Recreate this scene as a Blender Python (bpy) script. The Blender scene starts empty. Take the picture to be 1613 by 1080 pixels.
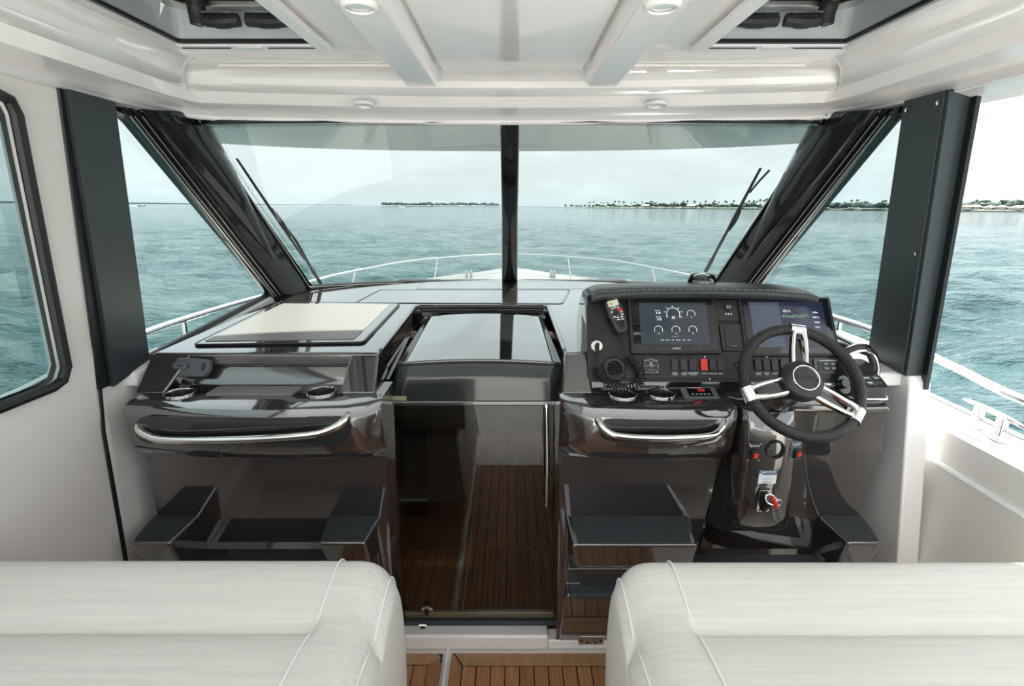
import bpy, bmesh, math, random
import numpy as np
from mathutils import Vector, Matrix, noise as mnoise
R = math.radians
sc = bpy.context.scene
COL = sc.collection
random.seed(7)
# ---------------------------------------------------------------- camera, world, sun, exposure
CAM = Vector((0, 0, 1.7)); PITCH = R(15); F = 806.0; CX, CY = 806.5, 540.0
cd = bpy.data.cameras.new('camera'); cam = bpy.data.objects.new('camera', cd); COL.objects.link(cam)
cam.location = CAM; cam.rotation_euler = (math.pi/2-PITCH, 0, 0)
cd.sensor_width = 36; cd.sensor_fit = 'HORIZONTAL'; cd.lens = 36*F/1613; cd.clip_start = .02; cd.clip_end = 20000
sc.camera = cam
sc.view_settings.view_transform = 'Standard'; sc.view_settings.look = 'None'
sc.view_settings.exposure = 0.8; sc.view_settings.gamma = 1; sc.view_settings.use_curve_mapping = False
sc.cycles.max_bounces = 12; sc.cycles.diffuse_bounces = 6; sc.cycles.glossy_bounces = 5; sc.cycles.transparent_max_bounces = 16
sc.cycles.transmission_bounces = 6; sc.cycles.sample_clamp_indirect = 6; sc.cycles.sample_clamp_direct = 12
sc.cycles.caustics_reflective = False; sc.cycles.caustics_refractive = False

w = bpy.data.worlds.new('sky'); sc.world = w; w.use_nodes = True
nt = w.node_tree; nt.nodes.clear()
def N(t, k, **kw):
    n = t.nodes.new(k)
    for a, b in kw.items(): setattr(n, a, b)
    return n
def ramp(t, stops, src=None):
    n = N(t, 'ShaderNodeValToRGB'); e = n.color_ramp.elements
    while len(e) < len(stops): e.new(.5)
    for q, (p, c) in zip(e, stops):
        q.position = p; q.color = (c[0], c[1], c[2], 1) if not isinstance(c, (int, float)) else (c, c, c, 1)
    if src: t.links.new(src, n.inputs[0])
    return n
tc = N(nt, 'ShaderNodeTexCoord'); sep = N(nt, 'ShaderNodeSeparateXYZ'); nt.links.new(tc.outputs['Generated'], sep.inputs[0])
g = ramp(nt, [(0, (.58, .66, .69)), (.03, (.62, .675, .69)), (.15, (.69, .73, .75)), (.32, (.84, .89, .94)), (.65, (1, 1.01, 1.03)), (1, (1, 1, 1))], sep.outputs[2])
mp = N(nt, 'ShaderNodeMapping'); mp.inputs['Scale'].default_value = (2.2, 2.2, 9); nt.links.new(tc.outputs['Generated'], mp.inputs[0])
nz = N(nt, 'ShaderNodeTexNoise'); nz.inputs['Scale'].default_value = 2.4; nz.inputs['Detail'].default_value = 7; nz.inputs['Roughness'].default_value = .6
nt.links.new(mp.outputs[0], nz.inputs[0])
cr = ramp(nt, [(.38, .93), (.5, .97), (.62, 1.05)], nz.outputs[0])
mx = N(nt, 'ShaderNodeMix', data_type='RGBA', blend_type='MULTIPLY'); mx.inputs[0].default_value = 1
nt.links.new(g.outputs[0], mx.inputs[6]); nt.links.new(cr.outputs[0], mx.inputs[7])
bg = N(nt, 'ShaderNodeBackground'); bg.inputs[1].default_value = 1.2; nt.links.new(mx.outputs[2], bg.inputs[0])
wo = N(nt, 'ShaderNodeOutputWorld'); nt.links.new(bg.outputs[0], wo.inputs[0])

SUN_AZ, SUN_EL = R(22), R(51)
sl = bpy.data.lights.new('sun', 'SUN'); sl.energy = 9.5; sl.angle = R(1.5); sl.color = (1, .955, .88)
so = bpy.data.objects.new('sun', sl); COL.objects.link(so)
sd = Vector((math.sin(SUN_AZ)*math.cos(SUN_EL), math.cos(SUN_AZ)*math.cos(SUN_EL), math.sin(SUN_EL)))
so.rotation_euler = sd.to_track_quat('Z', 'Y').to_euler(); so.location = sd*30

# ---------------------------------------------------------------- geometry helpers
def ray(px, py):
    c, s = math.cos(PITCH), math.sin(PITCH); v = CY-py
    return Vector((px-CX, F*c+v*s, v*c-F*s))
def P(px, py, X=None, Y=None, Z=None):
    d = ray(px, py)
    k = X/d.x if X is not None else (Y-CAM.y)/d.y if Y is not None else (Z-CAM.z)/d.z
    return CAM+d*k
def PPl(px, py, o, n):
    d = ray(px, py); return CAM+d*((o-CAM).dot(n)/d.dot(n))

def tag(o, label=None, cat=None, group=None, kind=None):
    if label: o['label'] = label
    if cat: o['category'] = cat
    if group: o['group'] = group
    if kind: o['kind'] = kind
    return o
def thing(name, label, cat, loc, group=None):
    o = bpy.data.objects.new(name, None); o.empty_display_size = .05; COL.objects.link(o); o.location = loc
    return tag(o, label, cat, group)
def wloc(o):
    v = Vector((0, 0, 0))
    while o: v += o.location; o = o.parent
    return v
def obj(name, bm, mat, parent=None, smooth=True, bevel=0, seg=2, ang=35, subsurf=0, label=None, kind=None, weld=True):
    me = bpy.data.meshes.new(name)
    if weld: bmesh.ops.remove_doubles(bm, verts=bm.verts, dist=1e-5)
    if parent is not None:
        off = wloc(parent); bmesh.ops.translate(bm, verts=bm.verts, vec=-off)
    bm.to_mesh(me); bm.free()
    for m in (mat if isinstance(mat, (list, tuple)) else [mat]): me.materials.append(m)
    o = bpy.data.objects.new(name, me); COL.objects.link(o)
    if parent is not None: o.parent = parent
    if smooth:
        me.shade_smooth()
        me.set_sharp_from_angle(angle=R(ang))
    if bevel:
        m = o.modifiers.new('bevel', 'BEVEL'); m.width = bevel; m.segments = seg; m.limit_method = 'ANGLE'; m.angle_limit = R(ang); m.harden_normals = True
    if subsurf:
        m = o.modifiers.new('sub', 'SUBSURF'); m.levels = m.render_levels = subsurf
    if label: o['label'] = label
    if kind: o['kind'] = kind
    return o
def struct(name, bm, mat, parent=None, **k):
    o = obj(name, bm, mat, parent, **k)
    if parent is None: o['kind'] = 'structure'
    return o
def NB(): return bmesh.new()
def recalc(bm): bmesh.ops.recalc_face_normals(bm, faces=bm.faces)
def box(bm, lo, hi, M=None):
    vs = [bm.verts.new((x, y, z)) for x in (lo[0], hi[0]) for y in (lo[1], hi[1]) for z in (lo[2], hi[2])]
    for f in ((0, 1, 3, 2), (4, 6, 7, 5), (0, 4, 5, 1), (2, 3, 7, 6), (0, 2, 6, 4), (1, 5, 7, 3)):
        bm.faces.new([vs[i] for i in f])
    if M is not None: bmesh.ops.transform(bm, matrix=M, verts=vs)
    return vs
def loft(bm, rings, close_ring=False, cap=False):
    V = [[bm.verts.new(p) for p in r] for r in rings]
    n = len(V[0])
    for a, b in zip(V, V[1:]):
        for i in range(n if close_ring else n-1):
            j = (i+1) % n
            try: bm.faces.new((a[i], a[j], b[j], b[i]))
            except ValueError: pass
    if cap:
        bm.faces.new(V[0][::-1]); bm.faces.new(V[-1])
    return V
def prism(bm, pts, vec):
    pts = [Vector(p) for p in pts]; vec = Vector(vec)
    loft(bm, [pts, [p+vec for p in pts]], True, True); recalc(bm)
def quadslab(bm, pts, t):
    n = (Vector(pts[1])-Vector(pts[0])).cross(Vector(pts[2])-Vector(pts[0])).normalized()
    prism(bm, pts, n*t)
def spline(pts, n=8):
    pts = [Vector(p) for p in pts]; out = []
    Q = [pts[0]*2-pts[1]]+pts+[pts[-1]*2-pts[-2]]
    for i in range(1, len(Q)-2):
        a, b, c, d = Q[i-1:i+3]
        for k in range(n):
            t = k/n
            out.append(.5*((2*b)+(c-a)*t+(2*a-5*b+4*c-d)*t*t+(3*b-a-3*c+d)*t**3))
    out.append(pts[-1]); return out
def tube(bm, pts, r, seg=10, cap=True, flat=1.0, closed=False):
    pts = [Vector(p) for p in pts]; n = len(pts)
    rr = r if isinstance(r, (list, tuple)) else [r]*n
    def tan(i):
        if closed: return (pts[(i+1) % n]-pts[i-1]).normalized()
        return (pts[min(i+1, n-1)]-pts[max(i-1, 0)]).normalized()
    t = tan(0); up = Vector((0, 0, 1)) if abs(t.z) < .9 else Vector((1, 0, 0))
    u = t.cross(up).normalized(); rings = []
    for i, p in enumerate(pts):
        t = tan(i); u = (u-t*u.dot(t)).normalized(); v = t.cross(u)
        rings.append([p+(u*math.cos(a)+v*math.sin(a)*flat)*rr[i] for a in [2*math.pi*k/seg for k in range(seg)]])
    if closed: rings.append(rings[0])
    loft(bm, rings, True, cap and not closed)
def lathe(bm, prof, M, seg=32, cap=False):
    rings = [[M@Vector((r*math.cos(a), r*math.sin(a), z)) for a in [2*math.pi*k/seg for k in range(seg)]] for r, z in prof]
    loft(bm, rings, True, cap); recalc(bm) if cap else None
def frame(o, x, y):   # local frame: x right, y up, z = normal
    x = Vector(x).normalized(); y = Vector(y); z = x.cross(y).normalized(); y = z.cross(x)
    M = Matrix((x, y, z)).transposed().to_4x4(); M.translation = Vector(o); return M
def rrect(w, h, r, n=5, cx=0, cy=0):
    out = []
    for sx, sy, a0 in ((1, 1, 0), (-1, 1, 90), (-1, -1, 180), (1, -1, 270)):
        for k in range(n+1):
            a = R(a0+90*k/n); out.append((cx+sx*(w/2-r)+r*math.cos(a), cy+sy*(h/2-r)+r*math.sin(a)))
    return out
def roundpoly(pts, r, n=4):
    out = []; m = len(pts); pts = [Vector(p) for p in pts]
    rs = r if isinstance(r, (list, tuple)) else [r]*m
    for i, p in enumerate(pts):
        a, b = pts[i-1], pts[(i+1) % m]; q = rs[i]
        if q <= 0: out.append(p); continue
        ra = min(q, (a-p).length*.45); rb = min(q, (b-p).length*.45)
        A = p+(a-p).normalized()*ra; B = p+(b-p).normalized()*rb
        for k in range(n+1):
            t = k/n; out.append(A*(1-t)**2+p*2*t*(1-t)+B*t*t)
    return out
def plate(bm, outer, holes, mapf, t):   # 2D outline with holes, mapped to 3D, thickness vector t
    tmp = bmesh.new(); loops = []
    for lp in [outer]+holes:
        vs = [tmp.verts.new((p[0], p[1], 0)) for p in lp]; loops.append(vs)
        for i in range(len(vs)): tmp.edges.new((vs[i-1], vs[i]))
    bmesh.ops.triangle_fill(tmp, use_beauty=True, use_dissolve=False, edges=tmp.edges[:])
    tmp.verts.index_update(); tmp.verts.ensure_lookup_table()
    t = Vector(t)
    A = [bm.verts.new(Vector(mapf(v.co.x, v.co.y))) for v in tmp.verts]
    B = [bm.verts.new(v.co+t) for v in A]
    for f in tmp.faces:
        ix = [v.index for v in f.verts]
        bm.faces.new([A[i] for i in ix]); bm.faces.new([B[i] for i in ix[::-1]])
    for vs in loops:
        for i in range(len(vs)):
            a, b = vs[i-1].index, vs[i].index
            bm.faces.new((A[a], A[b], B[b], B[a]))
    tmp.free(); recalc(bm)
def slab2(bm, M, w, h, t, r=.004, cx=0, cy=0, z0=0, n=3):
    pts = rrect(w, h, min(r, w/2-1e-4, h/2-1e-4), n, cx, cy)
    prism(bm, [M@Vector((x, y, z0)) for x, y in pts], (M.to_3x3()@Vector((0, 0, t))))
def text(name, s, mat, parent, M, size, align='CENTER', mirror=False, label=None, sp=1.0):
    c = bpy.data.curves.new(name, 'FONT'); c.body = s; c.size = size; c.align_x = align; c.align_y = 'CENTER'; c.extrude = size*.02; c.space_line = .85*sp; c.resolution_u = 2
    t = bpy.data.objects.new(name, c); COL.objects.link(t)
    dg = bpy.context.evaluated_depsgraph_get()
    me = bpy.data.meshes.new_from_object(t.evaluated_get(dg)); bpy.data.objects.remove(t)
    off = wloc(parent) if parent else Vector((0, 0, 0))
    MM = Matrix.Translation(-off)@M@(Matrix.Diagonal((-1, 1, 1, 1)) if mirror else Matrix())
    me.transform(MM); me.materials.clear(); me.materials.append(mat); me.name = name
    o = bpy.data.objects.new(name, me); COL.objects.link(o); o.parent = parent
    if label: o['label'] = label
    return o
def cut(o, cutters):
    # real recesses: boolean difference, baked into the mesh, cutters removed
    cs = []
    for i, bm in enumerate(cutters):
        recalc(bm); me = bpy.data.meshes.new('cut'); off = wloc(o); bmesh.ops.translate(bm, verts=bm.verts, vec=-off)
        bm.to_mesh(me); bm.free(); c = bpy.data.objects.new('cut', me); COL.objects.link(c); c.location = off; cs.append(c)
        m = o.modifiers.new('b', 'BOOLEAN'); m.object = c; m.operation = 'DIFFERENCE'; m.solver = 'EXACT'
        while o.modifiers[0] != m and o.modifiers[0].type != 'BOOLEAN': o.modifiers.move(o.modifiers.find(m.name), 0)
    bpy.context.view_layer.update()
    bev = [m for m in o.modifiers if m.type != 'BOOLEAN']
    for m in bev: m.show_viewport = False
    dg = bpy.context.evaluated_depsgraph_get(); dg.update()
    me = bpy.data.meshes.new_from_object(o.evaluated_get(dg)); me.name = o.data.name; o.data = me
    for m in [m for m in o.modifiers if m.type == 'BOOLEAN']: o.modifiers.remove(m)
    for m in bev: m.show_viewport = True
    for c in cs: bpy.data.objects.remove(c)
    return o
def copy_tree(o, parent=None):
    c = o.copy(); COL.objects.link(c)
    if parent is not None: c.parent = parent
    for ch in list(o.children): copy_tree(ch, c)
    return c

# ---------------------------------------------------------------- materials
def mat(name, col, rough=.5, metal=0, ior=1.5, coat=0, coat_rough=.03, bump=None, var=None, emit=None, coat_ior=1.5, spec=None, alpha=None):
    m = bpy.data.materials.new(name); m.use_nodes = True; t = m.node_tree; b = t.nodes['Principled BSDF']
    b.inputs['Base Color'].default_value = (*col, 1); b.inputs['Roughness'].default_value = rough
    b.inputs['Metallic'].default_value = metal; b.inputs['IOR'].default_value = ior
    b.inputs['Coat Weight'].default_value = coat; b.inputs['Coat Roughness'].default_value = coat_rough; b.inputs['Coat IOR'].default_value = coat_ior
    if spec is not None: b.inputs['Specular IOR Level'].default_value = spec
    tcn = N(t, 'ShaderNodeTexCoord')
    if var:   # (scale xyz, amount, detail)
        mpn = N(t, 'ShaderNodeMapping'); mpn.inputs['Scale'].default_value = var[0]; t.links.new(tcn.outputs['Object'], mpn.inputs[0])
        nn = N(t, 'ShaderNodeTexNoise'); nn.inputs['Scale'].default_value = 1; nn.inputs['Detail'].default_value = 5; t.links.new(mpn.outputs[0], nn.inputs[0])
        a = var[1]; rp = ramp(t, [(.3, tuple(max(0, c*(1-a)) for c in col)), (.7, tuple(min(1, c*(1+a)) for c in col))], nn.outputs[0])
        t.links.new(rp.outputs[0], b.inputs['Base Color'])
    if bump:  # (kind, scale, strength)
        if bump[0] == 'noise':
            nn = N(t, 'ShaderNodeTexNoise'); nn.inputs['Scale'].default_value = bump[1]; nn.inputs['Detail'].default_value = 4; out = nn.outputs[0]
        elif bump[0] == 'vor':
            nn = N(t, 'ShaderNodeTexVoronoi'); nn.inputs['Scale'].default_value = bump[1]; out = nn.outputs[0]
        else:
            nn = N(t, 'ShaderNodeTexWave', wave_type='BANDS', bands_direction='DIAGONAL'); nn.inputs['Scale'].default_value = bump[1]; out = nn.outputs['Fac' if 'Fac' in nn.outputs else 1]
        t.links.new(tcn.outputs['Object'], nn.inputs[0])
        bn = N(t, 'ShaderNodeBump'); bn.inputs['Strength'].default_value = bump[2]; bn.inputs['Distance'].default_value = .002
        t.links.new(out, bn.inputs['Height']); t.links.new(bn.outputs[0], b.inputs['Normal'])
    if emit:
        b.inputs['Emission Color'].default_value = (*emit[0], 1); b.inputs['Emission Strength'].default_value = emit[1]
    return m
WHITE = mat('white_gelcoat', (.90, .875, .865), .16, coat=.6, var=((1.5, 1.5, 1.5), .015))
WHITE_DECK = mat('white_deck', (.84, .83, .80), .35)
CREAM = mat('cream_wall_liner', (.88, .835, .79), .3, coat=.3, var=((2, 2, 2), .02))
DARK = mat('charcoal_gelcoat', (.034, .027, .026), .10, ior=1.9, coat=1, coat_ior=2.0, coat_rough=.01)
DARKIN = mat('shade_darkened_liner', (.025, .025, .025), .35)  # near-black because the dimness below deck is put into the colour
BLACK = mat('gloss_black', (.008, .009, .010), .1, coat=.8)
MATTE = mat('matte_black_panel', (.030, .042, .046), .38, bump=('noise', 300, .05))
PANEL = mat('black_instrument_panel', (.013, .0145, .0155), .35, bump=('noise', 500, .06))
RUB = mat('black_rubber', (.012, .013, .013), .55)
GASKET = mat('black_gasket', (.006, .008, .009), .4)
CHROME = mat('polished_steel', (.86, .85, .83), .07, metal=1)
STEEL = mat('brushed_steel', (.62, .60, .57), .28, metal=1)
ALU = mat('anodised_white_rail', (.70, .72, .73), .2, metal=.75)
VINYL = mat('ivory_vinyl', (.62, .605, .56), .48, bump=('noise', 260, .25), var=((4, 120, 120), .06))
PIPE = mat('ivory_piping', (.74, .73, .70), .5)
LEATHER = mat('grey_leather', (.05, .056, .06), .36, bump=('noise', 400, .35))
WHEELM = mat('perforated_black_leather', (.007, .0075, .008), .33, bump=('vor', 330, .9))
STITCH = mat('pale_stitching', (.55, .56, .56), .6)
TREAD = mat('grey_ribbed_tread', (.055, .070, .078), .42, bump=('wave', 220, .9))
PLAST = mat('dark_plastic', (.022, .024, .026), .38)
PLASTG = mat('grey_plastic', (.10, .12, .13), .4, bump=('noise', 200, .1))
REDP = mat('red_plastic', (.75, .035, .02), .35)
WPRINT = mat('white_print', (.85, .87, .87), .5)
GOLDP = mat('gold_print', (.55, .40, .16), .4)
BLUEP = mat('blue_print', (.10, .22, .38), .4)
PAPER = mat('white_label', (.78, .82, .84), .4)
GREYT = mat('grey_print', (.35, .38, .40), .5)
YELL = mat('faded_yellow_label', (.30, .28, .16), .5)
PANELW = mat('locker_lid_vinyl', (.25, .235, .222), .45, bump=('noise', 300, .15))
LENS = mat('lamp_lens', (.62, .74, .72), .15, coat=1)
SCR = mat('display_slate', (.018, .024, .03), .12, emit=((.045, .062, .075), .3))
SCRB = mat('display_blue', (.010, .014, .034), .1, emit=((.03, .038, .085), .26))
SCRL = mat('display_chart', (.04, .052, .075), .1, emit=((.10, .125, .18), .24))
SCRT = mat('display_white', (.3, .3, .3), .3, emit=((.75, .8, .85), .9))
SCRG = mat('display_teal_band', (.05, .2, .2), .3, emit=((.12, .42, .38), .8))
SCRY = mat('display_yellow_band', (.2, .2, .05), .3, emit=((.45, .45, .16), .8))
LCD = mat('amber_lcd', (.45, .43, .32), .3, emit=((.5, .48, .36), .35))
REDS = mat('red_led', (.5, .02, .02), .3, emit=((.8, .03, .03), .6))
SCREEN_GLASS = mat('display_glass_border', (.006, .007, .008), .06, coat=.6)

def teak(name, c1, c2, rough=.5):
    m = bpy.data.materials.new(name); m.use_nodes = True; t = m.node_tree; b = t.nodes['Principled BSDF']
    tcn = N(t, 'ShaderNodeTexCoord'); mpn = N(t, 'ShaderNodeMapping'); mpn.inputs['Scale'].default_value = (110, 6, 40); t.links.new(tcn.outputs['Object'], mpn.inputs[0])
    nn = N(t, 'ShaderNodeTexNoise'); nn.inputs['Scale'].default_value = 1; nn.inputs['Detail'].default_value = 6; t.links.new(mpn.outputs[0], nn.inputs[0])
    rp = ramp(t, [(.28, c1), (.72, c2)], nn.outputs[0])
    oi = N(t, 'ShaderNodeObjectInfo'); hs = N(t, 'ShaderNodeHueSaturation'); mr = N(t, 'ShaderNodeMapRange')
    mr.inputs[3].default_value = .82; mr.inputs[4].default_value = 1.15
    t.links.new(oi.outputs['Random'], mr.inputs[0]); t.links.new(mr.outputs[0], hs.inputs['Value']); t.links.new(rp.outputs[0], hs.inputs['Color'])
    t.links.new(hs.outputs[0], b.inputs['Base Color']); b.inputs['Roughness'].default_value = rough
    bn = N(t, 'ShaderNodeBump'); bn.inputs['Strength'].default_value = .2; bn.inputs['Distance'].default_value = .001
    t.links.new(nn.outputs[0], bn.inputs['Height']); t.links.new(bn.outputs[0], b.inputs['Normal'])
    return m
TEAK = teak('teak', (.30, .135, .052), (.52, .27, .12))
TEAKX = teak('teak_crosswise', (.40, .22, .10), (.55, .32, .17))

def glass(name, tint, refl=1.0, ior=1.5, rough=0.0):
    m = bpy.data.materials.new(name); m.use_nodes = True; t = m.node_tree; t.nodes.clear()
    o = N(t, 'ShaderNodeOutputMaterial'); mx = N(t, 'ShaderNodeMixShader'); tr = N(t, 'ShaderNodeBsdfTransparent'); gl = N(t, 'ShaderNodeBsdfGlossy')
    lw = N(t, 'ShaderNodeLayerWeight'); lw.inputs[0].default_value = .5; pw = N(t, 'ShaderNodeMath', operation='POWER'); pw.inputs[1].default_value = 4.0; f0 = ((ior-1)/(ior+1))**2*1.6
    fr = N(t, 'ShaderNodeMath', operation='MULTIPLY_ADD'); fr.inputs[1].default_value = (1-f0)*.8; fr.inputs[2].default_value = f0; t.links.new(lw.outputs['Facing'], pw.inputs[0]); t.links.new(pw.outputs[0], fr.inputs[0])
    ml = N(t, 'ShaderNodeMath', operation='MULTIPLY'); ml.inputs[1].default_value = refl; ml.use_clamp = True
    tr.inputs[0].default_value = (*tint, 1); gl.inputs['Roughness'].default_value = rough; gl.inputs['Color'].default_value = (1, 1, 1, 1)
    t.links.new(fr.outputs[0], ml.inputs[0]); t.links.new(ml.outputs[0], mx.inputs[0]); t.links.new(tr.outputs[0], mx.inputs[1]); t.links.new(gl.outputs[0], mx.inputs[2]); t.links.new(mx.outputs[0], o.inputs[0])
    return m
GLASS = glass('windshield_glass', (.68, .755, .735), 2.2)
SGLASS = glass('side_glass', (.64, .715, .705), 1.3)
DGLASS = glass('smoked_door_glass', (.62, .58, .53), 1.0)
HGLASS = glass('smoked_skylight', (.35, .38, .38), 1.5)
DOME = glass('clear_dome', (.9, .93, .95), 2)

# ---------------------------------------------------------------- sea, shore, sky line
ROLL = R(.3)
def sea_mat():
    m = bpy.data.materials.new('sea_water'); m.use_nodes = True; t = m.node_tree; b = t.nodes['Principled BSDF']
    b.inputs['Base Color'].default_value = (.05, .19, .19, 1); b.inputs['Roughness'].default_value = .07; b.inputs['IOR'].default_value = 1.33
    tcn = N(t, 'ShaderNodeTexCoord')
    bn = None
    for s, st, d, sx in ((1.2, .9, .22, (.7, 1.8, 1)), (5, 1, .085, (.6, 1.8, 1)), (17, .8, .026, (.7, 1.6, 1))):
        mpn = N(t, 'ShaderNodeMapping'); mpn.inputs['Scale'].default_value = sx; t.links.new(tcn.outputs['Object'], mpn.inputs[0])
        nn = N(t, 'ShaderNodeTexNoise'); nn.inputs['Scale'].default_value = s; nn.inputs['Detail'].default_value = 4; nn.inputs['Distortion'].default_value = .6; t.links.new(mpn.outputs[0], nn.inputs[0])
        q = N(t, 'ShaderNodeBump'); q.inputs['Strength'].default_value = st; q.inputs['Distance'].default_value = d
        t.links.new(nn.outputs[0], q.inputs['Height'])
        if bn: t.links.new(bn.outputs[0], q.inputs['Normal'])
        bn = q
    t.links.new(bn.outputs[0], b.inputs['Normal'])
    nn = N(t, 'ShaderNodeTexNoise'); nn.inputs['Scale'].default_value = .25; nn.inputs['Detail'].default_value = 5; t.links.new(tcn.outputs['Object'], nn.inputs[0])
    rp = ramp(t, [(.35, (.022, .070, .078)), (.65, (.06, .118, .124))], nn.outputs[0]); t.links.new(rp.outputs[0], b.inputs['Base Color'])
    return m
SEA = sea_mat()
SEAZ = -.95
def build_sea():
    rng = np.random.RandomState(3)
    na, nr = 520, 400
    rad = np.concatenate([np.geomspace(1.9, 260, nr-14), np.geomspace(300, 15000, 14)])
    ang = np.linspace(R(-75), R(75), na)
    RR, AA = np.meshgrid(rad, ang, indexing='ij')
    x = RR*np.sin(AA); y = RR*np.cos(AA); z = np.zeros_like(x)
    step = np.maximum(np.gradient(rad)[:, None]*np.ones_like(AA), RR*(ang[1]-ang[0]))
    for i in range(60):
        L = 10**rng.uniform(-.45, .75); th = rng.normal(R(8), R(26)); k = 2*np.pi/L; ph = rng.uniform(0, 6.28)
        A = .0115*L**.8; att = np.clip((L/step-3)/4, 0, 1)
        s = np.sin(k*(x*np.sin(th)+y*np.cos(th))+ph)
        z += A*att*(1-np.abs(s))*1.5-A*att*.5 if i % 2 else A*att*s
    V = np.stack([x, y, z], -1).reshape(-1, 3)
    i, j = np.meshgrid(np.arange(nr-1), np.arange(na-1), indexing='ij')
    a = (i*na+j).ravel(); Fc = np.stack([a, a+na, a+na+1, a+1], -1)
    me = bpy.data.meshes.new('sea'); me.vertices.add(len(V)); me.vertices.foreach_set('co', V.ravel())
    me.loops.add(len(Fc)*4); me.loops.foreach_set('vertex_index', Fc.ravel()); me.polygons.add(len(Fc)); me.polygons.foreach_set('loop_start', np.arange(0, len(Fc)*4, 4))
    me.update(); me.validate(); me.flip_normals() if me.polygons[0].normal.z < 0 else None
    me.shade_smooth(); me.materials.append(SEA)
    o = bpy.data.objects.new('sea', me); COL.objects.link(o); o['kind'] = 'structure'; o.location = (0, 0, SEAZ); o.rotation_euler = (0, ROLL, 0)
build_sea()
LAND = mat('dry_shore', (.26, .27, .20), .9); LANDM = mat('shore_grass', (.075, .095, .065), .9)
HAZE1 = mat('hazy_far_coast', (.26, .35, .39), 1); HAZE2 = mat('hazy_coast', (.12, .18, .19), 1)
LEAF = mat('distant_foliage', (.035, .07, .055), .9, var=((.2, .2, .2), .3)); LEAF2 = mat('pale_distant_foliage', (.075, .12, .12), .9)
TRUNK = mat('palm_trunk', (.14, .13, .10), .9); ROOFR = mat('terracotta_roof', (.36, .20, .16), .8); HWALL = mat('house_plaster', (.5, .48, .46), .8)
PALM = mat('palm_fronds', (.06, .12, .08), .9)
def seapt(px, D, h=0):   # point on the heeled water plane at distance D straight ahead, in the direction of column px
    x = (px-CX)/F*D*math.cos(PITCH)*1.035
    return Vector((x, D, SEAZ-math.tan(ROLL)*x+h))
def land(name, pts, depth, h, m, m2=None):
    bm = NB(); L = []
    for px, D, hh in pts:
        a = seapt(px, D); b = seapt(px, D+depth)
        L.append([a+Vector((0, 0, -.3)), a+Vector((0, 0, hh*.35)), a+Vector((0, depth*.25, hh)), b+Vector((0, 0, hh)), b+Vector((0, 0, -.3))])
    loft(bm, L, False); recalc(bm)
    return struct(name, bm, m)
land('distant_shoreline', [(885, 900, .3), (925, 850, 1.5), (1000, 780, 1.8), (1100, 700, 2), (1200, 620, 2), (1300, 520, 2), (1400, 470, 2), (1520, 420, 2), (1640, 380, 2), (1900, 340, 2)], 70, 2, LANDM)
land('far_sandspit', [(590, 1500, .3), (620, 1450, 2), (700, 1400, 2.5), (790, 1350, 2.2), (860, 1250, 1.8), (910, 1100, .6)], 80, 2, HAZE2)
bm = NB(); L = []
for i in range(61):
    px = -900+i*24; h = 36*(.5+.5*mnoise.noise(Vector((i*.23, 3, 0))))*min(1, (61-i)/14)*min(1, max(.45, 1-abs(px-0)/900))+3
    a = seapt(px, 5200); L.append([a, a+Vector((0, 0, h)), a+Vector((0, 400, h*.8)), a+Vector((0, 500, 0))])
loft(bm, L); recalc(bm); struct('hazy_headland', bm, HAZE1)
def blob(bm, c, rx, ry, rz, sub=1, seed=0):
    r = bmesh.ops.create_icosphere(bm, subdivisions=sub, radius=1)
    for v in r['verts']:
        n = 1+.35*mnoise.noise(v.co*1.7+Vector((seed, 0, 0)))
        v.co = Vector(c)+Vector((v.co.x*rx*n, v.co.y*ry*n, max(-.3, v.co.z)*rz*n))
# houses
spx = lambda px: 380+(1640-px)*.36
hid = 0
for px, wd, h, rm, lb in ((1522, 22, 3.3, ROOFR, 'long low house with terracotta roof just right of the right pillar'), (1548, 12, 2.9, HWALL, 'small pale house left of the white shore houses'), (1568, 13, 3.2, HWALL, 'pale gabled house on the shore near the right edge'), (1597, 18, 3.0, HWALL, 'pale low house on the shore at the right edge'), (1455, 0, 0, None, None), (1080, 9, 4, HWALL, 'pale tiny house among the trees left of the right wiper'), (1010, 8, 3.6, HWALL, 'pale tiny house under the middle palms')):
    if not wd: continue
    D = spx(px)+6 if px > 1280 else 700; c = seapt(px, D, 1.9)
    t = thing('shore_house', lb, 'house', c, 'houses on the far shore')
    bm = NB(); box(bm, (c.x-wd/2, c.y, c.z-.2), (c.x+wd/2, c.y+8, c.z+h*.55)); obj('wall', bm, HWALL, t, smooth=False)
    bm = NB(); z0 = c.z+h*.55
    prism(bm, [(c.x-wd/2-.6, c.y-.6, z0), (c.x-wd/2-.6, c.y+8.6, z0), (c.x-wd/2+.8, c.y+4, z0+h*.5)], (wd+1.2, 0, 0)); obj('roof', bm, ROOFR if rm is ROOFR else mat('weathered_roof', (.42, .36, .34), .8), t, smooth=False)
    for k in range(3):
        bm = NB(); xx = c.x-wd/2+wd*(k+.5)/3; box(bm, (xx-.7, c.y-.12, c.z+.5), (xx+.7, c.y+.05, c.z+1.8)); obj('window', bm, BLACK, t, smooth=False)
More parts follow.
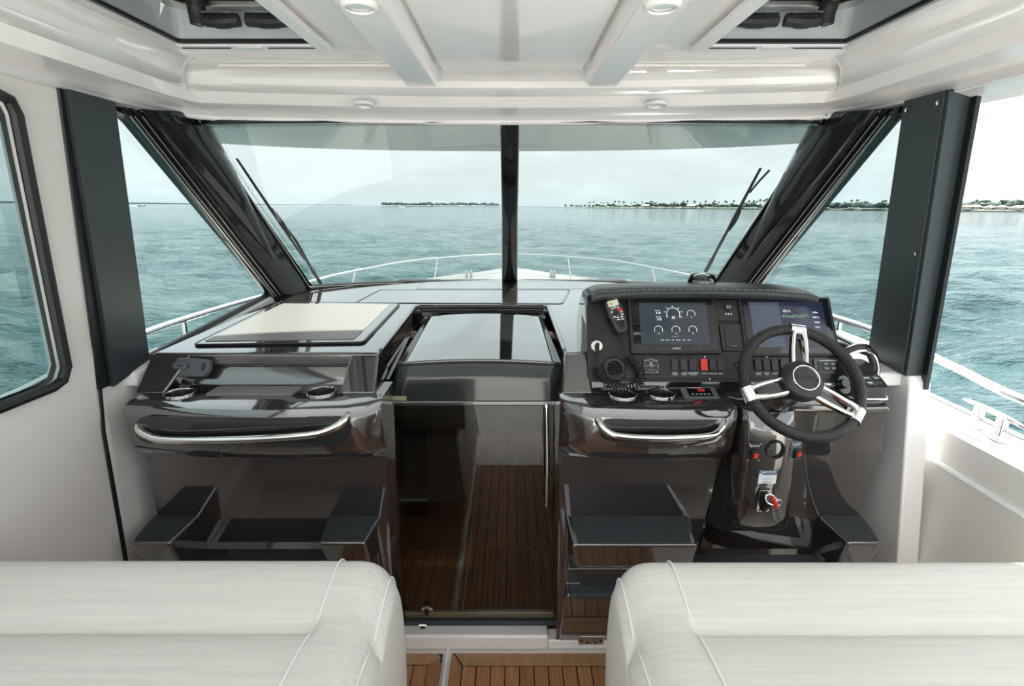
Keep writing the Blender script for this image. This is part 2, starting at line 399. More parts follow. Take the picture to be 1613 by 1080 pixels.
# bushes/trees
protos = []
for k in range(4):
    bm = NB()
    for q in range(4): blob(bm, (random.uniform(-2.6, 2.6), random.uniform(-1, 1), 1.2+random.uniform(0, 1.1)), random.uniform(1.6, 2.8), 1.8, random.uniform(1.4, 2.3), 2, k*7+q)
    me = bpy.data.meshes.new('shore_tree'); bm.to_mesh(me); bm.free(); me.materials.append(LEAF if k < 3 else LEAF2); me.shade_smooth(); protos.append(me)
def shoretree(px, D, s, k, lb, grp):
    o = bpy.data.objects.new('shore_tree', protos[k]); COL.objects.link(o); o.location = seapt(px, D, .9); s *= 1.2; o.scale = (s*random.uniform(.9, 1.5), s, s*random.uniform(.8, 1.2)); o.rotation_euler.z = random.uniform(0, 3)
    tag(o, lb, 'tree', grp)
for i in range(85):
    px = 926+i*4.6+random.uniform(-1.5, 1.5)
    if 1315 < px: break
    D = 840-(px-926)*.86; shoretree(px, D+8+(i % 3)*16, random.uniform(.9, 1.5)*(.8 if px < 1000 else 1), i % 3, 'low dark tree in the far tree line between mullion and right corner post', 'trees of the far shore ahead')
for i in range(60):
    px = 1318+i*5.6+random.uniform(-2, 2)
    if px > 1640: break
    if px < 1420 or px > 1480: shoretree(px, spx(px)+12+(i % 3)*12, random.uniform(1.1, 1.6), random.choice((0, 1, 2)), 'low bushy tree on the near shore to the right', 'trees of the near shore right')
for i in range(44):
    px = 612+i*4+random.uniform(-1, 1)
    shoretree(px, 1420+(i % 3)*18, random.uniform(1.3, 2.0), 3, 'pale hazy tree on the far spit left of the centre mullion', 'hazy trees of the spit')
for px in (897, 905, 912, 918, 888): shoretree(px, 960, .8, 3, 'tiny pale tree on the low point right of the mullion', 'tiny trees on the point')
# palms
bm = NB(); tube(bm, [(0, 0, 0), (.15, 0, 3.5), (.1, 0, 7.4)], [.24, .18, .15], 5); pt = bpy.data.meshes.new('trunk'); bm.to_mesh(pt); bm.free(); pt.materials.append(TRUNK)
bm = NB()
for k in range(11):
    a = k*2*math.pi/11+.2*(k % 2); d = Vector((math.cos(a), math.sin(a), 0)); s = Vector((-d.y, d.x, 0)); up = 1.15 if k % 2 else .3
    c = [Vector((.1, 0, 7.3)), Vector((.1, 0, 7.3+up*.9))+d*.55, Vector((.1, 0, 7.2+up*.55))+d*1.1, Vector((.1, 0, 6.6-.6*(1-up)))+d*1.4]
    loft(bm, [[p-s*wd+Vector((0, 0, -wd*.5)), p, p+s*wd+Vector((0, 0, -wd*.5))] for p, wd in zip(c, (.12, .5, .5, .12))])
pc = bpy.data.meshes.new('fronds'); bm.to_mesh(pc); bm.free(); pc.materials.append(PALM)
def palm(px, D, s, lb, grp):
    c = seapt(px, D, 1.6)
    t = thing('palm_tree', lb, 'palm tree', c, grp); t.scale = (s, s, s); t.rotation_euler.z = random.uniform(0, 6)
    for n_, me in (('trunk', pt), ('fronds', pc)):
        o = bpy.data.objects.new(n_, me); COL.objects.link(o); o.parent = t
for i in range(62):
    px = 922+i*4.7+random.uniform(-2, 2)
    if random.random() < .16: continue
    palm(px, 845-(px-922)*.86+22, random.uniform(.75, 1.15) if px < 1180 else random.uniform(1, 1.4), 'slender palm rising above the distant shore seen through the windshield', 'palms of the far shore')
for px, s in ((1312, .95), (1322, 1.2), (1331, 1.25), (1337, .95), (1342, 1.0), (1346, 1.0), (1370, 1.1), (1374, 1.15), (1388, 1.15), (1393, 1.1), (1398, 1.15), (1404, .95), (1409, 1)):
    palm(px, spx(px)+22, s*.86, 'palm on the near shore seen through the right side window', 'palms in the right side window')
for px, s in ((1512, 1.25), (1518, 1.1), (1522, 1.15), (1526, 1.2), (1531, 1.15), (1541, .85), (1546, .9), (1550, 1.2), (1555, 1.15), (1563, 1.05), (1571, 1.1), (1581, 1.1), (1607, 1.2)):
    palm(px, spx(px)+20, s*.8, 'tall palm on the near shore right of the right pillar', 'palms right of the pillar')
# far motor boats with wakes
for px, D, lb in ((243, 600, 'small white motorboat throwing spray near the left horizon'), (648, 760, 'tiny white motorboat before the hazy spit')):
    c = seapt(px, D); t = thing('motorboat', lb, 'boat', c, None); L = 9 if D < 700 else 8
    bm = NB(); loft(bm, [[c+Vector((x, -hw, zt)), c+Vector((x, 0, -.2)), c+Vector((x, hw, zt))] for x, hw, zt in ((-L/2, 1.3, .9), (0, 1.4, 1.1), (L*.35, .9, 1.3), (L*.5, .05, 1.5))]); box(bm, (c.x-L*.45, c.y-1.2, c.z+.7), (c.x+L*.35, c.y+1.2, c.z+.9)); obj('hull', bm, WHITE_DECK, t)
    bm = NB(); box(bm, (c.x-1.5, c.y-.9, c.z+.9), (c.x+1.2, c.y+.9, c.z+2.1)); obj('cabin', bm, WHITE_DECK, t, bevel=.2)
    bm = NB()
    for k in range(7): blob(bm, (c.x-L/2-1.6*k, c.y, c.z), 1.6-.12*k, 1.2, .9-.1*k, 1, k)
    obj('spray', bm, WPRINT, t)
# ================================================================ THE BOAT: room shell
def wx(Y, Z, s):      # inner side wall plane with tumblehome, s = -1 port, +1 starboard
    b = 1.30 if Y < 1.73 else 1.30-(Y-1.73)*.165
    x = b-(Z-1.2)*.128 if Z > 1.2 else b+(1.2-Z)*.045
    return Vector((s*x, Y, Z))
# floor: moulded pan with teak planks
bm = NB(); box(bm, (-1.4, -.2, -.09), (1.4, 1.70, -.012)); floor = struct('floor', bm, CREAM, smooth=False)
bm = NB(); box(bm, (-.262, .3, -.02), (-.246, 1.655, .004)); obj('drain_channel', bm, WHITE, floor, bevel=.004)
bm = NB(); box(bm, (-.75, .3, -.014), (-.272, 1.63, -.003)); box(bm, (-.236, .3, -.014), (.6, 1.632, -.003)); obj('caulking', bm, RUB, floor, smooth=False)
def plank(pts, par, name='plank', m=TEAK, z0=-.012, z1=0.0):
    bm = NB(); prism(bm, [(x, y, z0) for x, y in pts], (0, 0, z1-z0)); o = obj(name, bm, m, par, bevel=.0012, seg=1); return o
g_ = .002
W_ = .0545
x = -.190
while x < .6:
    plank([(x+g_, .3), (x+W_-g_, .3), (x+W_-g_, 1.57), (x+g_, 1.57)], floor); x += W_
plank([(-.190+g_, 1.574), (.6, 1.574), (.6, 1.63), (-.225, 1.63)], floor, 'border_plank', TEAKX)
plank([(-.236, .3), (-.192, .3), (-.192, 1.572), (-.229, 1.627), (-.236, 1.61)], floor, 'border_plank')
x = -.322-8*W_
while x < -.33:
    plank([(x+g_, .3), (x+W_-g_, .3), (x+W_-g_, 1.575), (x+g_, 1.575)], floor); x += W_
plank([(-.75, 1.579), (-.322, 1.579), (-.276, 1.607), (-.286, 1.622), (-.31, 1.63), (-.75, 1.63)], floor, 'border_plank', TEAKX)
plank([(-.322, .3), (-.272, .3), (-.272, 1.58), (-.283, 1.607), (-.322, 1.575)], floor, 'border_plank')
# white door sill step
bm = NB(); box(bm, (-.62, 1.650, -.01), (.145, 1.745, .062)); obj('door_sill', bm, WHITE, floor, bevel=.012, seg=3)
bm = NB(); box(bm, (.145, 1.655, -.01), (.6, 1.72, .035)); obj('sill_ledge', bm, WHITE, floor, bevel=.008, seg=3)

# unseen cockpit deck behind the seats, added to bounce sunlight onto ceiling and walls
bm = NB(); box(bm, (-1.42, -4.2, -.09), (1.42, -.2, -.012)); struct('cockpit_bounce_deck', bm, WHITE_DECK, smooth=False)
bm = NB(); box(bm, (-1.6, -4.3, -.9), (1.6, -4.2, .7)); struct('transom', bm, WHITE_DECK, bevel=.02)
# side walls
def bowpts(y0, y1, z0, z1, r, n=6): return [(cx_, cy_) for cx_, cy_ in rrect(y1-y0, z1-z0, r, n, (y0+y1)/2, (z0+z1)/2)]
for s, nm in ((-1, 'wall_left'), (1, 'wall_right')):
    if s < 0:
        bm = NB(); hole = [(.2, 1.205), (1.36, 1.205), (1.395, 1.215), (1.412, 1.25), (1.345, 1.915), (1.33, 1.945), (1.29, 1.955), (.2, 1.955)]
        outer = [(-.2, -.05), (1.505, -.05), (1.505, 1.0), (1.52, 1.30), (1.485, 2.0), (-.2, 2.0)]
        plate(bm, outer, [hole], lambda a, b: wx(a, b, s), (s*.05, 0, 0)); wall = struct(nm, bm, CREAM, bevel=.006, seg=2)
        bm = NB(); tube(bm, [wx(a, b, s)+Vector((-s*.004, 0, 0)) for a, b in hole[1:]]+[wx(.2, 1.955, s), wx(.2, 1.205, s)], .014, 8, closed=True); obj('window_gasket', bm, GASKET, wall)
        # dotted frit band
        bm = NB(); plate(bm, hole, [[(y*.978+.018, 1.22+(z-1.205)*.955) for y, z in hole]], lambda a, b: wx(a, b, s)+Vector((s*.024, 0, 0)), (s*.002, 0, 0))
        obj('frit_border', bm, glass('dotted_frit', (.30, .34, .34), .6), wall, smooth=False)
        bm = NB(); plate(bm, hole, [], lambda a, b: wx(a, b, s)+Vector((s*.03, 0, 0)), (s*.001, 0, 0)); struct('window_1', bm, SGLASS, smooth=False)
        bm = NB(); plate(bm, [(1.515, -.05), (1.85, -.05), (1.85, 1.19), (1.73, 1.18), (1.53, 1.145), (1.53, 1.0)], [], lambda a, b: wx(a, b, s), (s*.05, 0, 0)); obj('corner_liner', bm, CREAM, wall, bevel=.01)
        bm = NB(); tube(bm, [wx(1.51, -.05, s), wx(1.51, 1.0, s), wx(1.525, 1.15, s), wx(1.50, 1.6, s), wx(1.478, 2.0, s)], .006, 6); obj('joint_seal', bm, GASKET, wall)
        bm = NB(); plate(bm, [(1.52, 1.14), (1.56, 1.14), (1.50, 2.0), (1.475, 2.0)], [], lambda a, b: wx(a, b, s)+Vector((-s*.005, 0, 0)), (s*.05, 0, 0)); obj('pillar_edge', bm, GASKET, wall)
    else:
        bm = NB(); plate(bm, [(1.44, -.05), (2.0, -.05), (2.0, 1.22), (1.765, 1.20), (1.60, 1.168), (1.585, 1.14)], [], lambda a, b: wx(a, b, s), (s*.075, 0, 0)); wall = struct(nm, bm, WHITE, bevel=.012, seg=3)
# pillar cover plates
for s in (-1, 1):
    t0 = wx(1.6, 1.14, s)
    t = thing('pillar', 'dark matte pillar cover panel with silver screws '+('left of the dash' if s < 0 else 'right of the helm, with boxed aft edge'), 'pillar', t0, None)
    sh = 0 if s < 0 else .0
    poly = [(1.563, 1.135), (1.735, 1.172), (1.655, 2.0), (1.487, 2.0)] if s < 0 else [(1.60, 1.162), (1.765, 1.192), (1.675, 2.005), (1.525, 2.005)]
    bm = NB(); plate(bm, poly, [], lambda a, b: wx(a, b, s)+Vector((-s*.018, 0, 0)), (s*.05, 0, 0)); obj('cover_plate', bm, MATTE, t, bevel=.002)
    for a, b in ((.12, .04), (.87, .03), (.1, .47), (.88, .50), (.12, .965), (.88, .965)) if s < 0 else ((.12, .04), (.1, .47), (.88, .49), (.1, .965), (.88, .965)):
        pb = Vector(poly[0]).lerp(Vector(poly[1]), a); pt_ = Vector(poly[3]).lerp(Vector(poly[2]), a); q = pb.lerp(pt_, b)
        c = wx(q.x, q.y, s)+Vector((-s*.018, 0, 0)); bm = NB(); lathe(bm, [(0, .0036), (.0036, .003), (.0062, 0), (.0062, -.001)], frame(c, (0, 1, 0), (0, 0, 1)) if s > 0 else frame(c, (0, -1, 0), (0, 0, 1)), 12)
        if s > 0: bmesh.ops.translate(bm, verts=bm.verts, vec=(-.003, 0, 0))
        obj('screw', bm, CHROME, t)
    if s > 0:
        bm = NB(); pts = [wx(1.60, 1.162, s), wx(1.525, 2.005, s)]
        loft(bm, [[p+Vector((-.014, 0, 0)), p+Vector((-.012, -.012, 0)), p+Vector((.055, -.004, 0)), p+Vector((.06, .03, 0)), p+Vector((0, .03, 0))] for p in pts], True, True)
        obj('boxed_edge', bm, MATTE, t, bevel=.002)
        bm = NB(); prism(bm, [wx(1.575, 1.12, s)+Vector((.045, 0, 0)), wx(1.50, 2.0, s)+Vector((.052, 0, 0)), wx(1.53, 2.0, s)+Vector((.052, 0, 0)), wx(1.605, 1.12, s)+Vector((.045, 0, 0))], (.012, 0, 0)); obj('edge_seal', bm, GASKET, t)

# windshield: base and head curves
def base(px): u = (px-803)/345; return P(px, 439.5+10.5*abs(u)**2.2, Y=2.92-.30*abs(u)**2)
def head(px): u = (px-803)/482; return P(px, 188.5+3.0*abs(u)**3, Y=2.10-.11*abs(u)**2)
n = 14
for k, (b0, b1, h0, h1) in enumerate(((490, 800, 312, 800), (806, 1184, 806, 1290))):
    bm = NB(); loft(bm, [[base(b0+(b1-b0)*i/n).lerp(head(h0+(h1-h0)*i/n), j/6) for i in range(n+1)] for j in range(7)])
    pane = struct('window_%d' % (k+2), bm, GLASS)
    A = [base(b0+(b1-b0)*i/n) for i in range(n+1)]; B = [head(h0+(h1-h0)*i/n) for i in range(n+1)]
    inn = Vector((0, -.012, -.004))
    bm = NB(); tube(bm, [p+inn for p in A]+[p+inn for p in B[::-1]], .0125, 6, closed=True, flat=.5); obj('window_gasket', bm, GASKET, pane)
    bm = NB()   # dotted frit along head and side
    side_a, side_b = (A[0], B[0]) if k == 0 else (A[-1], B[-1]); far = (A[1], B[1]) if k == 0 else (A[-2], B[-2])
    def dots(a, b, inw, cnt):
        for i in range(cnt):
            for r_ in range(2):
                p = a.lerp(b, (i+.5*r_)/cnt)+inw*(.017+.007*r_); sz = .0024-.0008*r_
                vs = [bm.verts.new(p+Vector((dx, 0, 0))*sz+(B[5]-A[5]).normalized()*dz*sz) for dx, dz in ((-1, -1), (1, -1), (1, 1), (-1, 1))]; bm.faces.new(vs)
    dots(B[0], B[-1], (A[7]-B[7]).normalized(), 130)
    dots(side_a, side_b, ((far[0]+far[1])/2-(side_a+side_b)/2).normalized(), 90)
    bmesh.ops.translate(bm, verts=bm.verts, vec=(0, -.004, 0)); obj('frit_dots', bm, GASKET, pane, smooth=False, kind='stuff')
# centre mullion
a, b = base(803)+Vector((0, -.03, -.03)), head(803)+Vector((0, -.02, .01))
bm = NB(); mw = [(-.052, .03), (-.045, -.012), (-.038, -.016), (.038, -.016), (.045, -.012), (.052, .03)]
loft(bm, [[p+Vector((x*sx, y, 0)) for x, y in mw] for p, sx in ((a, .88), (a.lerp(b, .5), .74), (b, .74))], False); struct('trim_1', bm, BLACK, bevel=.002)
for s in (-1, 1):
    bm = NB(); tube(bm, [a+Vector((s*.041, -.012, 0)), a.lerp(b, .5)+Vector((s*.034, -.012, 0)), b+Vector((s*.034, -.012, 0))], .003, 6); obj('trim_strip', bm, STEEL, bpy.data.objects['trim_1'])
# corner posts
for s in (-1, 1):
    def m_(px): return px if s < 0 else 1607-px
    Aw, Bw = P(m_(487), 451, Y=2.66), P(m_(312), 188, Y=1.985)
    As, Bs = P(m_(424), 467, Y=2.44), P(m_(192), 181, Y=1.715)
    t = thing('windshield_post', 'gloss black moulded corner post at the '+('left' if s < 0 else 'right')+' end of the windshield', 'post', (Aw+As)/2)
    inw = ((Bw-Aw).cross(Bs-Bw)).normalized(); inw = inw if inw.y < 0 else -inw
    prof = [(0, -.01), (.03, .012), (.07, .014), (.09, .006), (.3, .012), (.5, .02), (.72, .014), (.78, .002), (.84, .012), (.88, .002), (.92, .012), (.97, .010), (1, -.002), (1, -.012), (0, -.03)]
    bm = NB(); loft(bm, [[(Aw.lerp(As, u)+(Bw.lerp(Bs, u)-Aw.lerp(As, u))*v)+inw*h*1.2 for u, h in prof] for v in (-.06, .2, .5, .8, 1.03)], True, True); recalc(bm)
    obj('post_moulding', bm, BLACK, t, bevel=.002, ang=25)
    for u, rr in ((.05, .0035), (.81, .003), (.90, .003), (.955, .003)):
        bm = NB(); tube(bm, [Aw.lerp(As, u)+inw*.016, Bw.lerp(Bs, u)+inw*.016], rr, 6); obj('trim_strip', bm, STEEL, t, label='thin bright trim strip')
    # inner grab moulding that bellies out of the post
    bm = NB(); rings = []
    for i in range(21):
        v = .22+.76*i/20; w0 = .16+.22*(i/20); belly = math.sin(min(1, i/16)*math.pi/2)**.6 if i else .02; uc = .30+.14*(1-i/20)
        c = (Aw.lerp(As, uc))+(Bw.lerp(Bs, uc)-Aw.lerp(As, uc))*v; du = (As-Aw).lerp(Bs-Bw, v)
        rings.append([c+du*(w0*math.cos(a_))*belly+inw*(.018+.034*math.sin(a_)*belly) for a_ in [2*math.pi*k/14 for k in range(14)]])
    loft(bm, rings, True, True); recalc(bm); obj('grab_moulding', bm, BLACK, t)
    tgt = Vector((0, 0, 0))
    # side quarter window
    ab, af = wx(1.62, 1.165, s), P(m_(428), 463, Y=2.46); tf = P(m_(196), 180, Y=1.73); ta = wx(1.60, 1.99, s)
    off = Vector((s*.02, 0, 0))
    bm = NB(); bm.faces.new([bm.verts.new(p+off) for p in (ab, af, tf, ta)]); q = struct('window_%d' % (4 if s < 0 else 5), bm, SGLASS, smooth=False)
    bm = NB(); tube(bm, [p+off*.4 for p in roundpoly([ab, af, tf, ta], [0, .06, .03, 0], 5)], .015, 6, closed=True); obj('window_gasket', bm, GASKET, q)
    # white ledge below the quarter window
    bm = NB(); i0 = Vector((-s*(.03 if s < 0 else .10), .02, -.012)); prism(bm, [ab+off, af+off, af+i0*.35, ab+i0], (0, 0, -.05)); struct('trim_%d' % (2 if s < 0 else 3), bm, WHITE, bevel=.01, seg=3)

# ceiling
hx0, hx1, hy0, hy1 = .52, .885, .95, 1.515
bm = NB()
plate(bm, [(-.96, .3), (.96, .3), (.96, 1.62), (.88, 1.77), (-.88, 1.77), (-.96, 1.62)], [[(s*x_, y_) for x_, y_ in roundpoly([(hx0, hy0), (hx1, hy0), (hx1, hy1), (hx0, hy1)], .012, 2)] for s in (-1, 1)], lambda a, b: (a, b, 2.12), (0, 0, .04))
ceil = struct('ceiling', bm, WHITE, bevel=.006)
# perimeter cove (loft round left side, front, right side)
path = []
for y in (.3, .8, 1.3, 1.62): path.append((Vector((-1.205, y, 0)), Vector((1, 0, 0))))
for k in range(1, 8):
    a_ = R(90*k/8); path.append((Vector((-1.205+.15*(1-math.cos(a_)), 1.66+.325*math.sin(a_), 0)), Vector((math.cos(a_), -math.sin(a_), 0)).normalized()))
for x_ in (-1.05, -.7, -.3, 0, .3, .7, 1.05): path.append((Vector((x_, 1.99+.10*(1-(x_/1.1)**2), 0)), Vector((0, -1, 0))))
path += [(Vector((-p.x, p.y, 0)), Vector((-q.x, q.y, 0))) for p, q in path[10::-1]]
prof = [(-.06, 2.02), (-.012, 2.004), (0, 1.996), (.008, 2.0), (.012, 2.010), (.03, 2.022), (.085, 2.030), (.12, 2.036), (.135, 2.05), (.15, 2.066), (.19, 2.074), (.205, 2.082), (.215, 2.10), (.235, 2.112), (.27, 2.122), (.33, 2.124)]
bm = NB(); loft(bm, [[p+q*d*(1 if 4 < i < len(path)-5 or d < .25 else 1)+Vector((0, 0, z)) for d, z in prof] for i, (p, q) in enumerate(path)])
obj('cove', bm, WHITE, ceil, ang=26)
# raised beams with downlights
for s in (-1, 1):
    bm = NB(); pr = [(.225, 2.125), (.236, 2.085), (.246, 2.070), (.335, 2.070), (.346, 2.085), (.356, 2.125)]
    loft(bm, [[Vector((s*x_*k2, y, z)) for x_, z in pr] for y, k2 in ((.3, 1), (1.2, 1), (1.80, 1.0))]+[[Vector((s*x_, 1.83, 2.125)) for x_, z in pr]], False); recalc(bm)
    obj('ceiling_beam', bm, WHITE, ceil, bevel=.003)
# centre headliner panel
bm = NB(); prism(bm, roundpoly([(-.218, .3, 2.118), (.218, .3, 2.118), (.218, 1.775, 2.118), (-.218, 1.775, 2.118)], [0, 0, .012, .012]), (0, 0, -.012)); obj('headliner_panel', bm, WHITE, ceil, bevel=.003)
for s in (-1, 1):
    bm = NB(); prism(bm, [(s*.372, 1.735, 2.119), (s*.90, 1.735, 2.119), (s*.90, 1.752, 2.119), (s*.372, 1.752, 2.119)], (0, 0, -.006)); obj('headliner_seam', bm, CREAM, ceil)
# roof top skin and brow
bm = NB()
def brow(u):   # tip line of the overhanging visor
    return P(803+u*485, 238-14*abs(u)**2.5, Y=2.46-.24*abs(u)**3)
L1 = [head(803+u*482)+Vector((0, .0, .012)) for u in [i/10 for i in range(-10, 11)]]
L2 = [brow(i/10) for i in range(-10, 11)]
loft(bm, [L1, [a.lerp(b, .5)+Vector((0, 0, .012)) for a, b in zip(L1, L2)], L2, [p+Vector((0, .02, .03)) for p in L2], [p+Vector((0, -.1, .1)) for p in L2], [Vector((p.x, 1.8, 2.24)) for p in L2]]); recalc(bm)
obj('roof_visor', bm, WHITE, ceil)
bm = NB(); plate(bm, [(-1.2, .3), (1.2, .3), (1.2, 1.85), (-1.2, 1.85)], [[(s*x_, y_) for x_, y_ in roundpoly([(hx0, hy0), (hx1, hy0), (hx1, hy1), (hx0, hy1)], .02, 2)] for s in (-1, 1)], lambda a, b: (a, b, 2.22), (0, 0, .03)); obj('roof_skin', bm, WHITE, ceil)
for s in (-1, 1):
    bm = NB(); pr = [(1.195, 1.996), (1.21, 2.0), (1.275, 1.985), (1.285, 1.99), (1.30, 2.03), (1.42, 2.02), (1.46, 2.0), (1.475, 2.02), (1.46, 2.08), (1.2, 2.24)]
    loft(bm, [[Vector((s*(x_-dx), y, z)) for x_, z in pr] for y, dx in ((.2, -.0), (1.0, .0), (1.6, .02), (1.95, .08), (2.25, .2))]); recalc(bm); obj('roof_flange', bm, CREAM if 0 else WHITE, ceil, ang=30)

# ---------------------------------------------------------------- roof hatches
for s in (-1, 1):
    cx_ = s*(hx0+hx1)/2; cy_ = (hy0+hy1)/2
    t = thing('roof_hatch', 'framed skylight hatch with black handles in the ceiling, '+('left of the beams' if s < 0 else 'right of the beams'), 'hatch', (cx_, cy_, 2.12), None)
    w_, h_ = hx1-hx0, hy1-hy0
    def ring(name, z0, z1, wo_, wi_, m, r=.03, bev=.003):
        bm = NB(); plate(bm, rrect(w_+wo_, h_+wo_, r, 4, cx_, cy_), [rrect(w_+wi_, h_+wi_, r, 4, cx_, cy_)], lambda a, b: (a, b, z0), (0, 0, z1-z0)); return obj(name, bm, m, t, bevel=bev)
    ring('outer_frame', 2.108, 2.121, .05, -.004, WHITE, .01)
    ring('black_seal', 2.113, 2.124, -.004, -.022, GASKET, .01)
    ring('well_liner', 2.122, 2.215, -.001, -.012, mat('hatch_well', (.50, .55, .55), .2), .02)
    ring('inner_frame', 2.185, 2.20, -.03, -.10, STEEL, .06)
    ring('lid_seal', 2.20, 2.215, -.06, -.13, GASKET, .06)
    bm = NB(); prism(bm, [Vector((x_, y_, 2.216)) for x_, y_ in rrect(w_-.02, h_-.02, .05, 4, cx_, cy_)], (0, 0, .010)); obj('lid', bm, HGLASS, t)
    bm = NB(); slab2(bm, frame((cx_+s*.0, hy1+.012, 2.108), (1, 0, 0), (0, -1, 0)), .07, .03, .003, .012); obj('pull_tab', bm, WHITE, t)
    for q in (-1, 1):
        bm = NB(); box(bm, (cx_+q*.115-.065, hy1+.010, 2.106), (cx_+q*.115+.065, hy1+.014, 2.110)); obj('blind_slot', bm, GASKET, t)
    xi = s*(hx0-.040); bm = NB(); box(bm, (min(xi, xi+s*.038), .4, 2.098), (max(xi, xi+s*.038), hy1+.02, 2.112)); o = obj('blind_track', bm, WHITE, t, bevel=.003)
    # handles
    hyy = 1.45
    for q, l in (((.555+.665)/2, .11), ((.685+.77)/2, .085)):
        bm = NB(); a0 = Vector((s*q-l/2, hyy, 2.15)); pts = spline([a0, a0+Vector((l*.5, -.003, -.004)), a0+Vector((l, 0, 0))], 6)
        tube(bm, pts, [.015]*4+[.0165]*(len(pts)-8)+[.015]*4, 10); hd = obj('handle', bm, RUB, t)
        bm = NB(); box(bm, (a0.x, hyy-.02, 2.160), (a0.x+l, hyy-.014, 2.164)); obj('chrome_edge', bm, CHROME, hd)
    lx = s*.785
    bm = NB(); tube(bm, spline([(lx, hyy, 2.14), (lx, hyy-.005, 2.17), (lx+.005, hyy-.02, 2.20), (lx, hyy-.06, 2.208)], 5), [.021]*8+[.018]*8, 12); obj('latch_arm', bm, RUB, t)
    bm = NB(); lathe(bm, [(0, 0), (.009, .0), (.009, .004), (0, .005)], frame((lx, hyy-.003, 2.139), (1, 0, 0), (0, -1, 0)), 12); obj('latch_cap', bm, CHROME, t)
    bm = NB(); slab2(bm, frame((s*.78, hyy-.09, 2.200), (1, 0, 0), (0, -1, 0)), .12, .05, .008, .008); obj('latch_plate', bm, RUB, t)
    text('maker_mark', 'BOMAR' if s < 0 else 'BOMAR', GOLDP, t, frame((cx_-s*.045, hyy-.012 if 0 else 1.33, 2.213), (1, 0, 0), (0, -1, 0)), .022, mirror=True, label='small gold lettering')

# ---------------------------------------------------------------- downlights
def downlight(c, nrm, r, lb):
    nrm = Vector(nrm).normalized(); x_ = Vector((1, 0, 0)); y_ = nrm.cross(x_); M = frame(c, x_, y_)
    t = thing('downlight', lb, 'ceiling light', c, 'recessed ceiling downlights')
    bm = NB(); lathe(bm, [(r*.70, .003), (r*.74, .007), (r*.9, .007), (r, .003), (r, -.002)], M, 36); obj('bezel', bm, WHITE, t)
    bm = NB(); lathe(bm, [(0, .003), (r*.6, .003), (r*.72, .002)], M, 28); obj('lens', bm, LENS, t)
for px, lb in ((573, 'small round recessed ceiling light above the left windshield pane'), (1034, 'small round recessed ceiling light above the right windshield pane')):
    downlight(P(px, 161, Z=2.041)+Vector((0, 0, -.006)), (0, -.09, -1), .036, lb)
for px, lb in ((566, 'round ceiling light on the left ceiling beam'), (1044, 'round ceiling light on the right ceiling beam')):
    downlight(P(px, 9, Z=2.068), (0, 0, -1), .036, lb)

# ================================================================ DASHBOARD
DZ = lambda Y: 1.212+(Y-1.75)*.072
def D(px, py, dz=0):
    nrm = Vector((0, -.072, 1)); return PPl(px, py, Vector((0, 1.75, 1.212+dz)), nrm)
dash = thing('dashboard', 'glossy charcoal dashboard deck running from the consoles to the windshield base', 'dashboard', (-.14, 2.3, 1.2))
bX = [D(px, 439.5+10.5*abs((px-803)/345)**2.2+1) for px in range(490, 1185, 40)]
outer = [(-1.245, 1.70), (-.462, 1.70), (-.465, 1.745), (-.448, 2.33), (-.435, 2.35), (.15, 2.35), (.165, 2.33), (.184, 1.745), (.184, 1.70), (.30, 1.72), (.32, 1.98), (1.05, 1.98), (1.235, 1.78), (1.20, 2.1), (1.12, 2.5), (1.08, 2.66)]
outer += [(.9, 2.74), (.55, 2.85), (.2, 2.92), (-.2, 2.92), (-.55, 2.85), (-.9, 2.74), (-1.08, 2.66), (-1.12, 2.5), (-1.19, 2.1)]
lid = [D(322, 541), D(558, 538), D(614, 482.5), D(446, 481)]
bm = NB(); plate(bm, outer, [], lambda a, b: (a, b, DZ(b)), (0, 0, -.05)); dk = obj('deck', bm, DARK, dash, bevel=.012, seg=3)
def inset(name, pts, m, depth=.006, parent=dash, ring_m=GASKET, rw=.007, up=.004, bev=.002):
    c = sum(pts, Vector())/len(pts); bm = NB(); tube(bm, roundpoly(pts, .02, 3), rw*.5, 6, closed=True); o = obj(name+'_seam', bm, ring_m, parent)
    bm = NB(); q = [c+(p-c)*.985 for p in roundpoly(pts, .018, 3)]; prism(bm, [p+Vector((0, 0, -.004)) for p in q], (0, 0, .004+up)); return obj(name, bm, m, parent, bevel=bev)
# locker lid with pale vinyl inlay and raised dark frame
fr = [D(306, 545), D(572, 541), D(629, 480), D(442, 477.5)]
bm = NB(); c = sum(fr, Vector())/4
prism(bm, [p+Vector((0, 0, -.002)) for p in roundpoly(fr, .02, 3)], (0, 0, .010)); obj('locker_lid', bm, DARK, dash, bevel=.006, seg=3)
bm = NB(); prism(bm, [p+Vector((0, 0, .006)) for p in roundpoly(lid, .006, 2)], (0, 0, .005)); obj('lid_inlay', bm, PANELW, dash, bevel=.002, label='pale vinyl inlay on the left locker lid')
bm = NB(); tube(bm, [p+Vector((0, 0, .0045)) for p in roundpoly([c+(p-c)*1.004 for p in fr], .02, 3)], .005, 6, closed=True); obj('lid_gasket', bm, GASKET, dash)
inset('access_panel', [D(560, 477), D(886, 478.5), D(898, 457), D(598, 457)], DARK, up=.002)
inset('access_panel', [D(655, 455), D(1000, 455), D(985, 444), D(668, 444)], DARK, up=.001, rw=.002)
